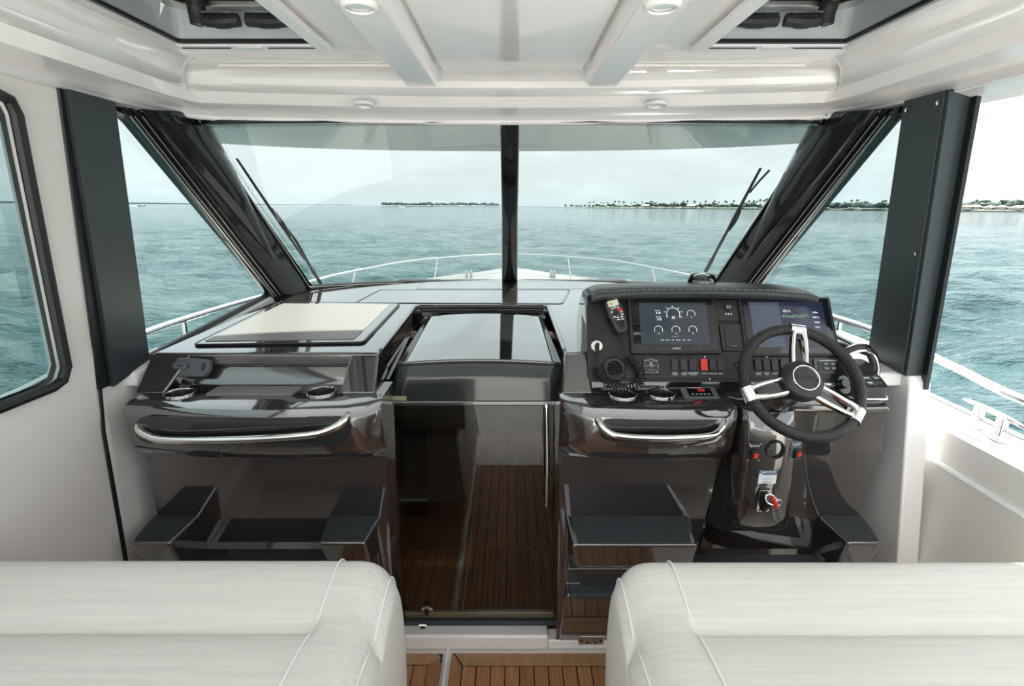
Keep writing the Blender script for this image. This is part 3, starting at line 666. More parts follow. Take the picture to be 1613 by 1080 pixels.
# inner frame of the companionway recess
bm = NB()
rim = [Vector((-.465, 1.70, 0)), Vector((-.465, 1.75, 0)), Vector((-.448, 2.33, 0)), Vector((-.43, 2.352, 0)), Vector((.145, 2.352, 0)), Vector((.165, 2.33, 0)), Vector((.184, 1.75, 0)), Vector((.184, 1.70, 0))]
loft(bm, [[Vector((p.x, p.y, DZ(p.y)-.012)), Vector((p.x+.006*(1 if p.x < -.2 else -1), p.y-.006*(p.y > 2.2), DZ(p.y)-.045)), Vector((p.x, p.y, DZ(p.y)-.16))] for p in rim]); obj('recess_liner', bm, DARK, dash)
bm = NB(); tube(bm, [Vector((p.x, p.y-.004, DZ(p.y)-.004)) for p in rim[1:-1]], .006, 6); obj('recess_rim', bm, DARK, dash)

# companionway hatch (glossy dark sliding cover)
hz = thing('companionway_hatch', 'glossy smoked sliding hatch cover above the smoked door', 'hatch', (-.13, 1.95, 1.15))
HA, HB, HC, HD = P(627, 574, Y=1.725), P(884, 574, Y=1.725), P(853, 500, Y=2.20), P(674, 500, Y=2.20)
bm = NB()
n = 12
def hrow(t, dz=0): return [HA.lerp(HB, i/n).lerp(HD.lerp(HC, i/n), t)+Vector((0, 0, .012*math.sin(math.pi*i/n)+dz)) for i in range(n+1)]
top = [hrow(t) for t in (0, .02, .2, .4, .6, .8, .98, 1)]
A1 = P(612, 637, Y=1.715); B1 = P(884, 637, Y=1.715)
frontr = [[A1.lerp(B1, i/n).lerp(HA.lerp(HB, i/n), t)+Vector((0, -.004, 0)) for i in range(n+1)] for t in (0, .02, .5, .93)]
frontr = [[p+Vector((0, 0, .012*math.sin(math.pi*i/n)*t)) for i, p in enumerate(r)] for r, t in zip(frontr, (0, .02, .5, .93))]
b9 = NB(); loft(b9, frontr+[top[0]]); recalc(b9); loft(bm, top); recalc(bm)
HM = mat('smoked_hatch_gloss', (.02, .024, .026), .04, ior=2.0, coat=1, coat_ior=2.2, coat_rough=.01)
o = obj('cover', bm, HM, hz, ang=40); m = o.modifiers.new('s', 'SOLIDIFY'); m.thickness = .012; m.offset = 0
o = obj('front_panel', b9, mat('smoked_front_panel', (.018, .022, .022), .06, ior=1.5), hz); m = o.modifiers.new('s', 'SOLIDIFY'); m.thickness = .010; m.offset = 0
bm = NB(); box(bm, (-.455, 1.70, 1.012), (.18, 1.745, 1.03)); obj('lower_rail', bm, DARK, hz, bevel=.005)
bm = NB(); M = frame(P(628, 627, Y=1.704), (1, 0, 0), (0, 0, 1)); slab2(bm, M, .055, .018, .001, .001); obj('sticker', bm, YELL, hz, label='small faded yellow sticker')
bm = NB(); prism(bm, [HD+Vector((-.02, .02, -.004)), HC+Vector((.02, .02, -.004)), HC+Vector((.02, .06, -.004)), HD+Vector((-.02, .06, -.004))], (0, 0, -.01)); obj('rear_rail', bm, DARK, hz, bevel=.003)
bm = NB(); box(bm, (-.445, 2.26, 1.15), (.165, 2.30, 1.235)); obj('backing', bm, BLACK, hz)
for s, xx in ((-1, -.452), (1, .168)):
    bm = NB(); prism(bm, [(xx, 1.74, 1.10), (xx, 2.3, 1.18), (xx, 2.3, 1.13), (xx, 1.74, 1.05)], (.012, 0, 0)); obj('side_track', bm, BLACK, hz)

# door
bm = NB(); box(bm, (-.435, 1.722, .085), (.172, 1.730, 1.02)); door = struct('door_1', bm, DGLASS, smooth=False)
for nm_, lo, hi, m in (('left_jamb', (-.475, 1.705, .06), (-.435, 1.76, 1.03), BLACK), ('right_jamb', (.166, 1.705, .06), (.195, 1.76, 1.03), BLACK), ('track', (-.56, 1.70, .062), (.172, 1.765, .082), MATTE), ('bottom_rail', (-.435, 1.718, .083), (.17, 1.734, .112), mat('smoked_bronze_rail', (.12, .10, .05), .25, coat=.5))):
    bm = NB(); box(bm, lo, hi); obj('jamb' if 'jamb' in nm_ else nm_, bm, m, door, bevel=.003)
bm = NB(); a0, a1 = P(861, 640, Y=1.69), P(861, 795, Y=1.69)
tube(bm, spline([a0+Vector((0, .03, -.004)), a0+Vector((0, .008, 0)), a0+Vector((0, 0, -.02)), a0.lerp(a1, .5)+Vector((.002, 0, 0)), a1+Vector((0, 0, .02)), a1+Vector((0, .008, 0)), a1+Vector((0, .03, .004))], 6), .0085, 12); obj('door_handle', bm, CHROME, door)
for i, (px, py, yy) in enumerate(((673, 958, 1.715), (667, 985, 1.705))):
    c = P(px, py, Y=yy); t = thing('door_latch', ('chrome latch fitting on the bottom edge of the smoked door', 'chrome and black latch on the white door sill')[i], 'latch', c)
    bm = NB(); box(bm, (c.x-.022, c.y-.008, c.z-.006), (c.x+.022, c.y, c.z+.006)); obj('base_plate', bm, CHROME, t, bevel=.003)
    bm = NB(); box(bm, (c.x-.010, c.y-.02, c.z-.018), (c.x+.010, c.y-.004, c.z+.016)); obj('thumb_turn', bm, BLACK, t, bevel=.004)
    bm = NB(); tube(bm, [c+Vector((-.014, -.012, .016)), c+Vector((.014, -.012, .016))], .005, 8); obj('barrel', bm, CHROME, t)
c = P(931, 1000, Y=1.646); t = thing('butt_hinge', 'stainless butt hinge at the foot of the helm console', 'hinge', c)
M = frame(c, (1, 0, 0), (0, .02, 1))
for nm_, cy_, h_, in (('lower_leaf', -.022, .036), ('upper_leaf', .022, .03)):
    bm = NB(); slab2(bm, M, .098, h_, .004, .003, 0, cy_); lf = obj(nm_, bm, STEEL, t, bevel=.001)
    for q in ((-.038, 0), (.038, 0), (-.015, -.008), (.018, -.008)):
        bm = NB(); lathe(bm, [(0, .0045), (.0035, .0045), (.0048, .004)], M@Matrix.Translation((q[0], cy_+q[1], .001)), 10); obj('screw', bm, BLACK, lf)
bm = NB(); tube(bm, [M@Vector((-.05, 0, .004)), M@Vector((.05, 0, .004))], .0058, 10); obj('knuckle', bm, STEEL, t)

# ---------------------------------------------------------------- cabin below (seen through the smoked door)
DIM = mat('cabin_shade_liner', (.045, .05, .05), .3)  # pale cabin mouldings, their shade painted into the base colour
bm = NB()
for lo, hi in (((-1.0, 1.78, -.35), (-.95, 4.3, 1.1)), ((.95, 1.78, -.35), (1.0, 4.3, 1.1)), ((-1.0, 4.3, -.35), (1.0, 4.35, 1.1)), ((-1.0, 2.32, 1.03), (1.0, 4.35, 1.06)), ((-1.0, 1.78, .6), (-.47, 1.80, 1.1)), ((.2, 1.78, .6), (1.0, 1.80, 1.1))): box(bm, lo, hi)
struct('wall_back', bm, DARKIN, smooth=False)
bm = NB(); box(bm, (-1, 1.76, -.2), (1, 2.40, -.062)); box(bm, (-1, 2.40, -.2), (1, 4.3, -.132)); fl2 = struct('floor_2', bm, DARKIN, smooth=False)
bm = NB(); box(bm, (-.228, 1.77, -.06), (-.216, 2.40, -.045)); box(bm, (-.24, 2.40, -.13), (-.226, 4.2, -.11)); box(bm, (.214, 2.40, -.13), (.226, 4.2, -.11)); obj('white_strip', bm, WHITE, fl2)
g_ = .0032
x = -.17
while x < .24:
    plank([(x+g_, 1.78), (x+W_-g_, 1.78), (x+W_-g_, 2.335), (x+g_, 2.335)], fl2, z0=-.062, z1=-.05); x += W_
plank([(-.21, 1.78), (-.172, 1.78), (-.172, 2.338), (-.21, 2.395)], fl2, 'border_plank', z0=-.062, z1=-.05)
plank([(-.168, 2.34), (.24, 2.34), (.24, 2.395), (-.205, 2.395)], fl2, 'border_plank', TEAKX, z0=-.062, z1=-.05)
x = -.56
while x < -.24:
    plank([(x+g_, 1.78), (x+W_-g_, 1.78), (x+W_-g_, 2.395), (x+g_, 2.395)], fl2, z0=-.062, z1=-.05); x += W_
x = -.165
while x < .15:
    plank([(x+g_, 2.46), (x+W_-g_, 2.46), (x+W_-g_, 4.0), (x+g_, 4.0)], fl2, z0=-.132, z1=-.12); x += W_
plank([(-.22, 2.405), (.21, 2.405), (.165, 2.455), (-.17, 2.455)], fl2, 'border_plank', TEAKX, z0=-.132, z1=-.12)
for xa, xb in ((-.222, -.168), (.166, .21)): plank([(xa, 2.46), (xb, 2.46), (xb, 4.0), (xa, 4.0)], fl2, 'border_plank', z0=-.132, z1=-.12)
# cabinets below
t = thing('cabin_locker', 'shade-darkened moulded locker with rounded door behind the left half of the smoked door', 'locker', (-.45, 2.4, -.05))
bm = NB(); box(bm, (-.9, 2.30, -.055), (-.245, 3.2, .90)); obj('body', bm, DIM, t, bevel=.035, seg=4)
bm = NB(); M = frame((-.47, 2.30, .42), (1, 0, 0), (0, 0, 1)); slab2(bm, M, .32, .72, .010, .03); dr = obj('locker_door', bm, DIM, t, bevel=.004)
bm = NB(); slab2(bm, M, .20, .52, .006, .02, -.05, .02, .010); obj('door_panel', bm, BLACK, dr, bevel=.002)
bm = NB(); lathe(bm, [(0, .004), (.02, .004), (.024, .0)], M@Matrix.Translation((-.04, .02, .016)), 16); obj('latch', bm, BLACK, dr)
t = thing('galley_cabinet', 'shade-darkened cabinet with round knob behind the door handle', 'cabinet', (.45, 2.6, -.05))
bm = NB(); box(bm, (.235, 2.42, -.13), (.9, 3.6, .86)); obj('body', bm, DIM, t, bevel=.02, seg=3)
bm = NB(); M = frame((.35, 2.42, .62), (1, 0, 0), (0, 0, 1)); slab2(bm, M, .20, .15, .008, .01); f_ = obj('drawer_front', bm, BLACK, t, bevel=.002)
bm = NB(); lathe(bm, [(0, .014), (.014, .012), (.018, .006), (.018, 0)], M@Matrix.Translation((-.06, 0, .008)), 18); obj('knob', bm, STEEL, f_)
bm = NB(); slab2(bm, M, .04, .05, .004, .006, .05, 0, .008); obj('switch_plate', bm, STEEL, f_)
t = thing('cabin_berth', 'upholstered berth end darkened for the far shadow of the cabin', 'berth', (0, 4.1, -.12))
bm = NB(); box(bm, (-.6, 3.9, -.12), (.6, 4.28, .35)); obj('base', bm, DIM, t, bevel=.02); bm = NB(); box(bm, (-.62, 3.88, .35), (.62, 4.28, .47)); obj('cushion', bm, mat('shade_dark_cushion', (.02, .02, .02), .8), t, bevel=.04, seg=3)  # cushion colour darkened to stand for the shade at the cabin's end

# ================================================================ CONSOLES
def console_body(name, st, yfs, parent, zs=None, bot=None):
    # st: stations X, yf: lip front Y per station
    bm = NB(); rings = []
    yl = 1.472
    for x_, yf, xb in zip(st, yfs, bot or st):
        pr = [(1.72, 1.098), (yf+.03, 1.098), (yf+.008, 1.092), (yf-.004, 1.072), (yf-.006, 1.03), (yf+.004, .97), (yf+.02, .925), (yf+.045, .905), (yl+.078, .897), (yl+.088, .888), (yl+.092, .86), (yl+.135, .5), (yl+.165, .25), (yl+.193, .0), (1.72, .0)]
        rings.append([Vector((x_ if z > .88 else x_+(xb-x_)*min(1, (.9-z)/.35), y, z)) for y, z in pr])
    loft(bm, rings, True, True); recalc(bm)
    return obj(name, bm, DARK, parent, ang=34)
def stadium(bm, M, w, h, d, n=10):
    r = h/2; pts = [(w/2-r+r*math.cos(a), r*math.sin(a)) for a in [R(-90+180*k/n) for k in range(n+1)]]+[(-w/2+r+r*math.cos(a), r*math.sin(a)) for a in [R(90+180*k/n) for k in range(n+1)]]
    loft(bm, [[M@Vector((x, y, z)) for x, y in pts] for z in d], True, True)
CUPM = mat('brushed_cup_steel', (.30, .27, .25), .32, metal=1, var=((90, 90, 1), .35))
def cup(c, r, parent, nm='cup_holder'):
    return cup2(c, r, parent, nm)
def cup2(c, r, parent, nm):
    M = Matrix.Translation(c)
    bm = NB(); lathe(bm, [(r*.97, -.09), (r*.985, -.01), (r*1.0, .0)], M, 40); h_ = obj(nm, bm, CUPM, parent)
    bm = NB(); lathe(bm, [(r*.985, -.002), (r*1.0, .002), (r*1.07, .004), (r*1.11, .002), (r*1.11, -.004)], M, 40); obj('rim', bm, CHROME, h_)
    bm = NB(); lathe(bm, [(0, -.088), (r*.97, -.088)], M, 40); obj('base_mat', bm, RUB, h_)
    return h_
def grab(parent, a, b, r=.0105, sag=.0, bow=.05, rim=True):
    a, b = Vector(a), Vector(b); bm = NB()
    L = b-a; dn = Vector((0, -.01, -.035))
    pts = [a+Vector((.01, .06, .0)), a+Vector((.002, .02, .002)), a+Vector((.008, -.004, -.006)), a+L*.06+dn*.62+Vector((0, -.012, 0)), a+L*.17+dn+Vector((0, -.02, 0)), a+L*.5+dn*1.08+Vector((0, -.028, 0)), b-L*.17+dn+Vector((0, -.02, 0)), b-L*.06+dn*.62+Vector((0, -.012, 0)), b+Vector((-.008, -.004, -.006)), b+Vector((-.002, .02, .002)), b+Vector((-.01, .06, .0))]
    tube(bm, spline(pts, 6), r, 14, flat=1.25); return obj('grab_rail', bm, CHROME, parent)
def footblock(parent, x0, x1, xi0, xi1, y0, y1, z, m=DARK):
    # x0..x1 top outer/inner; body tapers down and back
    bm = NB(); zb = .40
    top = [(x0, y0, z), (x1, y0, z), (xi1, y1, z), (xi0, y1, z)]
    cxx = (x0+x1)/2
    low = [(x0+(cxx-x0)*.25, y0+.07, zb), (x1+(cxx-x1)*-.02, y0+.07, zb), (xi1, y1+.03, zb), (xi0, y1+.03, zb)]
    loft(bm, [[Vector(p) for p in low], [Vector(p) for p in top]], True, True); recalc(bm); fb = obj('footrest', bm, m, parent, bevel=.012, seg=3)
    c = Vector((sum(p[0] for p in top)/4, sum(p[1] for p in top)/4, z)); bm = NB()
    prism(bm, [c+(Vector(p)-c)*.90+Vector((0, 0, -.001)) for p in roundpoly(top, .012, 3)], (0, 0, .003)); obj('tread_pad', bm, TREAD, fb)
    return fb

# ---- left console
pc_ = thing('passenger_console', 'glossy charcoal console with cup holders and curved grab rail, left of the smoked door', 'console', (-.84, 1.6, 0))
body = console_body('body', (-1.225, -1.0, -.75, -.52, -.46, -.422), (1.505, 1.475, 1.463, 1.478, 1.50, 1.545), pc_, bot=(-1.27, -1.03, -.77, -.54, -.485, -.455))
rc = (P(215, 668, Y=1.46)+P(545, 668, Y=1.46))/2
rm = NB(); Mx = frame(Vector((rc.x, 1.40, 1.037)), (1, 0, 0), (0, .12, 1)); stadium(rm, Mx, .66, .078, (-.13, .02))
cl, cr_ = P(283, 619, Z=1.100), P(506, 617, Z=1.100)
hc = []
for c in (cl, cr_):
    b2 = NB(); lathe(b2, [(.05, -.11), (.05, .05)], Matrix.Translation(c), 32, cap=True); hc.append(b2)
cut(body, [rm]+hc); body.data.shade_smooth(); body.data.set_sharp_from_angle(angle=R(34))
m = body.modifiers.new('bevel', 'BEVEL'); m.width = .004; m.segments = 2; m.limit_method = 'ANGLE'; m.angle_limit = R(45); m.harden_normals = True
for c in (cl, cr_): cup(c, .044, pc_)
bm = NB(); stadium(bm, Mx, .668, .086, (-.066, -.062)); o = obj('recess_back', bm, BLACK, pc_)
grab(pc_, (P(216, 672, Y=1.462)), (P(546, 660, Y=1.462)), .0115)
# tray between the cup holders
bm = NB(); q = [P(322, 622, Z=1.1), P(458, 622, Z=1.1), P(478, 609, Z=1.1), P(345, 609, Z=1.1)]
prism(bm, [p+Vector((0, 0, -.003)) for p in roundpoly(q, .012, 3)], (0, 0, .006)); obj('tray_mat', bm, PANELW, pc_, label='pale mat between the cup holders', bevel=.001)
# riser under the deck
bm = NB(); loft(bm, [[Vector((x_, 1.685, 1.095)), Vector((x_, 1.69, 1.11)), Vector((x_, 1.735, 1.19)), Vector((x_, 1.745, 1.20)), Vector((x_, 1.80, 1.20)), Vector((x_, 1.80, 1.09))] for x_ in (-1.21, -.50)], True, True); recalc(bm); obj('riser', bm, DARK, pc_, bevel=.004)
def bolster(parent, xa, xb, xc, xd, yb=1.645, top=1.755, zt=1.205, zb=1.094):
    bm = NB(); loft(bm, [[Vector((xa, yb, zb)), Vector((xb, yb, zb)), Vector((xb, 1.80, zb)), Vector((xa, 1.80, zb))], [Vector((xc, top-.05, zt)), Vector((xd, top-.05, zt)), Vector((xd, 1.80, zt)), Vector((xc, 1.80, zt))]], True, True); recalc(bm)
    return obj('end_bolster', bm, DARK, parent, bevel=.010, seg=3)
bolster(pc_, -.575, -.455, -.562, -.464, 1.60)
bolster(pc_, -1.262, -1.16, -1.25, -1.11, 1.60)
footblock(pc_, -1.245, -1.115, -1.275, -1.11, 1.44, 1.60, .64)
footblock(pc_, -.633, -.478, -.655, -.462, 1.44, 1.60, .64)
bm = NB(); box(bm, (-1.12, 1.46, .40), (-.63, 1.62, .492)); o = obj('foot_ledge', bm, DARK, pc_, bevel=.012, seg=3)
bm = NB(); box(bm, (-1.09, 1.47, .491), (-.65, 1.575, .494)); obj('tread_pad', bm, TREAD, o)
# radio remote box on the riser
c = P(306, 580, Y=1.69); t = thing('remote_holder', 'grey plastic remote holder mounted on the left console riser', 'holder', c)
M = frame(c, (1, 0, 0), (0, .42, .9))
bm = NB(); pts = [(-.062, -.03), (.05, -.032), (.066, .0), (.06, .03), (-.05, .036)]; prism(bm, [M@Vector((*p, 0)) for p in [tuple(v) for v in roundpoly([(a, b) for a, b in pts], .012, 3)]], M.to_3x3()@Vector((0, 0, .022))); obj('housing', bm, PLASTG, t, bevel=.004, seg=3)
bm = NB(); slab2(bm, M, .05, .024, .012, .011, -.03, .006, .022); k_ = obj('clip', bm, PLASTG, t, bevel=.003)
bm = NB(); slab2(bm, M, .018, .006, .002, .002, -.03, .006, .034); obj('slot', bm, PLAST, k_)
bm = NB(); slab2(bm, M, .012, .026, .001, .003, .045, .002, .0225); obj('emblem', bm, PLAST, t)

# ---- helm console
hc_ = thing('helm_console', 'glossy charcoal helm console with steering pedestal, right of the smoked door', 'console', (.68, 1.6, 0))
body = console_body('body', (.157, .19, .25, .45, .66, .705), (1.555, 1.51, 1.478, 1.462, 1.466, 1.49), hc_, bot=(.175, .205, .26, .46, .66, .675))
rc = (P(940, 668, Y=1.46)+P(1142, 668, Y=1.46))/2
rm = NB(); Mx = frame(Vector((rc.x, 1.40, 1.037)), (1, 0, 0), (0, .12, 1)); stadium(rm, Mx, .36, .064, (-.13, .02))
cl, cr_ = P(981, 621, Z=1.100), P(1041, 620, Z=1.100)
hc = []
for c in (cl, cr_):
    b2 = NB(); lathe(b2, [(.048, -.11), (.048, .05)], Matrix.Translation(c), 32, cap=True); hc.append(b2)
cut(body, [rm]+hc); body.data.shade_smooth(); body.data.set_sharp_from_angle(angle=R(34))
m = body.modifiers.new('bevel', 'BEVEL'); m.width = .004; m.segments = 2; m.limit_method = 'ANGLE'; m.angle_limit = R(45); m.harden_normals = True
for c in (cl, cr_): cup(c, .0425, hc_)
bm = NB(); stadium(bm, Mx, .368, .072, (-.066, -.062)); obj('recess_back', bm, BLACK, hc_)
grab(hc_, P(941, 664, Y=1.462), P(1143, 664, Y=1.462), .0105)
# right wing under throttle
bm = NB(); rings = []
for x_, yf in ((.70, 1.60), (.74, 1.56), (.90, 1.52), (1.10, 1.49), (1.182, 1.495)):
    pr = [(1.75, 1.098), (yf+.02, 1.098), (yf, 1.09), (yf, 1.07), (yf+.012, 1.055), (yf+.06, .90-(x_-.9)*-.05), (yf+.075, .875+(x_-.9)*.06), (yf+.09, .70), (yf+.12, .45), (1.72, .0), (1.75, 0)]
    rings.append([Vector((x_+(.0 if z > 1.0 else .055*(x_ > 1)*min(1, (1.06-z)/.15)), y, z)) for y, z in pr])
loft(bm, rings, True, True); recalc(bm); obj('side_wing', bm, DARK, hc_, bevel=.004, ang=40)
# steering pedestal
bm = NB(); rings = []
for z, xc, yc, hw in ((1.09, .80, 1.47, .085), (1.0, .80, 1.445, .083), (.85, .812, 1.452, .087), (.72, .826, 1.475, .092), (.66, .834, 1.49, .094), (.635, .838, 1.53, .090)):
    rings.append([Vector((xc+hw*c_, yc+d, z)) for c_, d in ((-1.0, .16), (-1.0, .03), (-.93, .008), (-.78, -.004), (-.3, -.014), (.3, -.014), (.78, -.004), (.93, .008), (1, .03), (1, .16))])
loft(bm, rings, True, True); recalc(bm); obj('pedestal', bm, DARK, hc_, bevel=.003, ang=50)
bm = NB(); prism(bm, [(.69, 1.585, .62), (.735, 1.56, .60), (.94, 1.565, .60), (.965, 1.60, .64), (.965, 1.66, .64), (.69, 1.66, .62)], (0, 0, .46)); obj('pedestal_recess', bm, BLACK, hc_)
bolster(hc_, .165, .272, .184, .262, 1.60)
bm = NB(); loft(bm, [[Vector((x_, 1.655, 1.09)), Vector((x_, 1.66, 1.12)), Vector((x_, 1.80, 1.12)), Vector((x_, 1.80, 1.09))] for x_ in (.27, 1.16)], True, True); recalc(bm); obj('riser', bm, DARK, hc_, bevel=.004)
footblock(hc_, .193, .604, .187, .632, 1.43, 1.60, .64)
footblock(hc_, 1.092, 1.207, 1.085, 1.245, 1.44, 1.60, .64)
bm = NB(); box(bm, (.60, 1.46, .40), (1.10, 1.62, .492)); o = obj('foot_ledge', bm, DARK, hc_, bevel=.012, seg=3)
bm = NB(); box(bm, (.64, 1.47, .491), (1.07, 1.575, .494)); obj('tread_pad', bm, TREAD, o)
# stepped foot below the block
def plinth(x0, x1, par, s):
    bm = NB(); pr = [(1.452, .53), (1.475, .50), (1.50, .485), (1.50, .435), (1.455, .425), (1.455, .405), (1.50, .385), (1.655, .035), (1.70, .035), (1.70, .53)]
    loft(bm, [[Vector((x_, y, z)) for y, z in pr] for x_ in (x0, x1)], True, True); recalc(bm); return obj('stepped_base', bm, DARK, par, bevel=.006, seg=2)
o = plinth(.186, .60, hc_, 1)
bm = NB(); box(bm, (.195, 1.448, .419), (.60, 1.50, .436)); obj('step_tread', bm, TREAD, o, bevel=.004)
plinth(-.64, -.47, pc_, 1)

# ---- instrument pod
PA = Vector((0, 1.62, 1.107)); PV = Vector((0, .18, .285)).normalized(); PNn = Vector((0, -PV.z, PV.y))
def I(px, py, off=0): return PPl(px, py, PA+PNn*off, PNn)
def IM(px, py, off=0): return frame(I(px, py, off), (1, 0, 0), PV)
def uv(px, py): p = I(px, py); return p.x, (p-PA).dot(PV)
pod = thing('instrument_pod', 'matt black instrument pod with padded hood on the helm console', 'instrument panel', (.7, 1.75, 1.11))
c4 = [I(925, 602), I(1342, 602), I(1282, 464), I(925, 464)]
back = Vector((0, .16, 0))
bm = NB(); pts = roundpoly(c4, [.01, .03, .03, .01], 4); loft(bm, [pts, [Vector((p.x*.995+.0, p.y+.13+.05*(1.45-p.z), p.z-.005)) for p in pts]], True, True); recalc(bm); obj('fascia', bm, PANEL, pod, bevel=.004, seg=2)
bm = NB()
L = [[I(px, py, o_) for px, py, o_ in ((920, 600, -.01), (917, 540, -.03), (917, 480, -.06), (923, 462, -.08))], [p+Vector((-.02, .10, 0)) for p in [I(920, 600, -.01), I(917, 540, -.03), I(917, 480, -.06), I(923, 462, -.08)]]]
ht = 1.392
bm = NB(); sec = []
for px, z_, y_ in ((930, 1.392, 1.765), (942, 1.404, 1.757), (1000, 1.412, 1.755), (1100, 1.414, 1.755), (1200, 1.410, 1.755), (1258, 1.400, 1.757), (1276, 1.388, 1.765)):
    xx = I(px, 464).x
    sec.append([Vector((xx, y_+a_, z_+b_)) for a_, b_ in ((-.012, -.016), (-.022, -.008), (-.024, .002), (-.016, .010), (.03, .018), (.12, .016), (.22, -.01), (.22, -.05), (.03, -.03))])
loft(bm, sec, True, True); recalc(bm); hd = obj('padded_hood', bm, LEATHER, pod, bevel=.004, seg=2, ang=40)
bm = NB()
for i in range(len(sec)-1):
    for k in range(9 if 0 < i < 5 else 2):
        cnt = 9 if 0 < i < 5 else 2
        a_ = sec[i][3].lerp(sec[i+1][3], (k+.15)/cnt)+Vector((0, -.001, .001)); b_ = sec[i][3].lerp(sec[i+1][3], (k+.8)/cnt)+Vector((0, -.001, .001)); tube(bm, [a_, b_], .0007, 5)
obj('stitching', bm, STITCH, hd, kind='stuff')
# grey gelcoat body behind, left side cheek
bm = NB(); loft(bm, [[Vector((x_, 1.66, 1.12)), Vector((x_, 1.80, 1.37)), Vector((x_+.0, 1.95, 1.375)), Vector((x_, 2.05, 1.22)), Vector((x_, 1.9, 1.12))] for x_ in (.262, 1.07)], True, True); recalc(bm); obj('pod_body', bm, DARK, pod, bevel=.01, seg=2)
# switch plate strip
def onpanel(name, px0, py0, px1, py1, t, m, par, r=.004, off=0, bev=.0015, cxm=None):
    u0, v1 = uv((px0), py1); u1, v0 = uv(px1, py0); M = frame(PA+PV*((v0+v1)/2)+Vector((1, 0, 0))*((u0+u1)/2), (1, 0, 0), PV); bm = NB(); slab2(bm, M, abs(u1-u0), abs(v0-v1), t, r, 0, 0, off); return obj(name, bm, m, par, bevel=bev), M, abs(u1-u0), abs(v1-v0)
sp = thing('switch_panel', 'black switch panel strip with rocker switches below the displays', 'switch panel', I(1120, 585))
bm = NB(); q = [I(985, 561), I(1322, 561), I(1338, 596), I(985, 597)]; prism(bm, q, PNn*.004); obj('plate', bm, PANEL, sp, bevel=.001)
for px, py in ((999, 562), (1110, 562), (1118, 597), (1003, 597), (1207, 562)):
    bm = NB(); lathe(bm, [(0, .003), (.0025, .0025), (.004, 0)], IM(px, py, .004), 10); obj('screw', bm, CHROME, sp)
def rocker(px, py, m, par, cap=None, w_=.0225, h_=.040):
    M = IM(px, py, .004)
    bm = NB(); slab2(bm, M, w_+.004, h_+.004, .003, .003); b_ = obj('rocker_switch', bm, PLAST, par, label='red rocker switch' if m is REDP else None)
    bm = NB(); loft(bm, [[M@Vector((x_, y_, z_)) for y_, z_ in ((-h_/2, .002), (-h_/2, .006), (-h_*.3, .009), (0, .0075), (h_*.3, .011), (h_/2, .012), (h_/2, .002))] for x_ in (-w_/2, w_/2)], True, True); recalc(bm); obj('rocker', bm, m, b_, bevel=.0015)
    if cap: text('caption', cap, WPRINT, b_, M@Matrix.Translation((0, -h_*.74, 0)), .0068)
ky = 575
for px, m, cap in ((1062, PLAST, 'PORT\nWIPER'), (1076, PLAST, 'STBD\nWIPER'), (1090, PLAST, 'WINDSHIELD\nWASHER'), (1108, REDP, 'HORN'), (1122, PLAST, 'NAV/ANC'), (1134, PLAST, 'ANC'), (1193, PLAST, 'BILGE\nFWD'), (1206, PLAST, 'BILGE\nAFT'), (1219, PLAST, 'LIGHT'), (1233, PLAST, 'LIGHT')):
    rocker(px, ky, m, sp, cap)
# small round dial switch
M = IM(1161, 576, .004); bm = NB(); lathe(bm, [(0, .014), (.008, .014), (.010, .012), (.011, .004), (.016, .002), (.016, 0)], M, 24); kb = obj('dial_knob', bm, PLAST, sp)
bm = NB(); tube(bm, [M@Vector((.0135*math.cos(a), .0135*math.sin(a), .002)) for a in [R(q) for q in range(0, 360, 15)]], .0008, 5, closed=True); obj('dial_ring', bm, GREYT, kb)
# rudder gauge
M = IM(1025, 577, .004); M0 = M; gg = thing('rudder_gauge', 'square black engine trim gauge left of the rocker switches', 'gauge', M.translation)
bm = NB(); slab2(bm, M, .056, .056, .006, .003); obj('case', bm, PLAST, gg, bevel=.0015)
M = M@Matrix.Scale(1.22, 4)
bm = NB(); tube(bm, [M@Vector((.020*math.cos(R(a)), .020*math.sin(R(a)), .0065)) for a in range(0, 360, 15)], .0008, 5, closed=True); obj('dial_ring', bm, GREYT, gg)
bm = NB()
for a, b in (((-.018, .016), (-.011, .016)), ((-.004, .019), (.004, .019)), ((.011, .016), (.018, .016)), ((-.009, .014), (-.004, .014)), ((.004, .014), (.009, .014)), ((-.016, 0), (.016, 0)), ((0, -.016), (0, .014)), ((-.009, -.011), (-.004, -.012)), ((.004, -.012), (.009, -.011)), ((-.018, -.019), (-.012, -.019)), ((.012, -.019), (.018, -.019)), ((-.004, 0), (-.002, .010)), ((.004, 0), (.002, .010))):
    tube(bm, [M@Vector((*a, .0067)), M@Vector((*b, .0067))], .0009 if a[0] != -.016 and a != (0, -.016) else .0004, 4)
obj('dial_marks', bm, WPRINT, gg)

# displays
def display(px0, py0, px1, py1, lb):
    t = thing('chartplotter', lb, 'display', I((px0+px1)/2, (py0+py1)/2))
    o, M, w_, h_ = onpanel('housing', px0, py0, px1, py1, .014, PLAST, t, .006, 0, .003)
    bm = NB(); slab2(bm, M, w_*.93, h_*.93, .003, .004, 0, 0, .0135); obj('glass_border', bm, SCREEN_GLASS, t, bevel=.001)
    return t, M, w_, h_
t, M, w_, h_ = display(993, 470, 1124, 558, 'left chartplotter display showing white engine gauges on slate screen')
sw, sh = w_*.76, h_*.74
bm = NB(); slab2(bm, M, sw, sh, .001, .001, 0, h_*.02, .0163); scr = obj('screen', bm, SCR, t)
def arc(bm, cx_, cy_, r, th, z=.0178, a0=-30, a1=210):
    pts = [(cx_+r*math.cos(R(a)), cy_+r*math.sin(R(a))) for a in range(a0, a1+1, 12)]; tube(bm, [M@Vector((x, y, z)) for x, y in pts], th, 4)
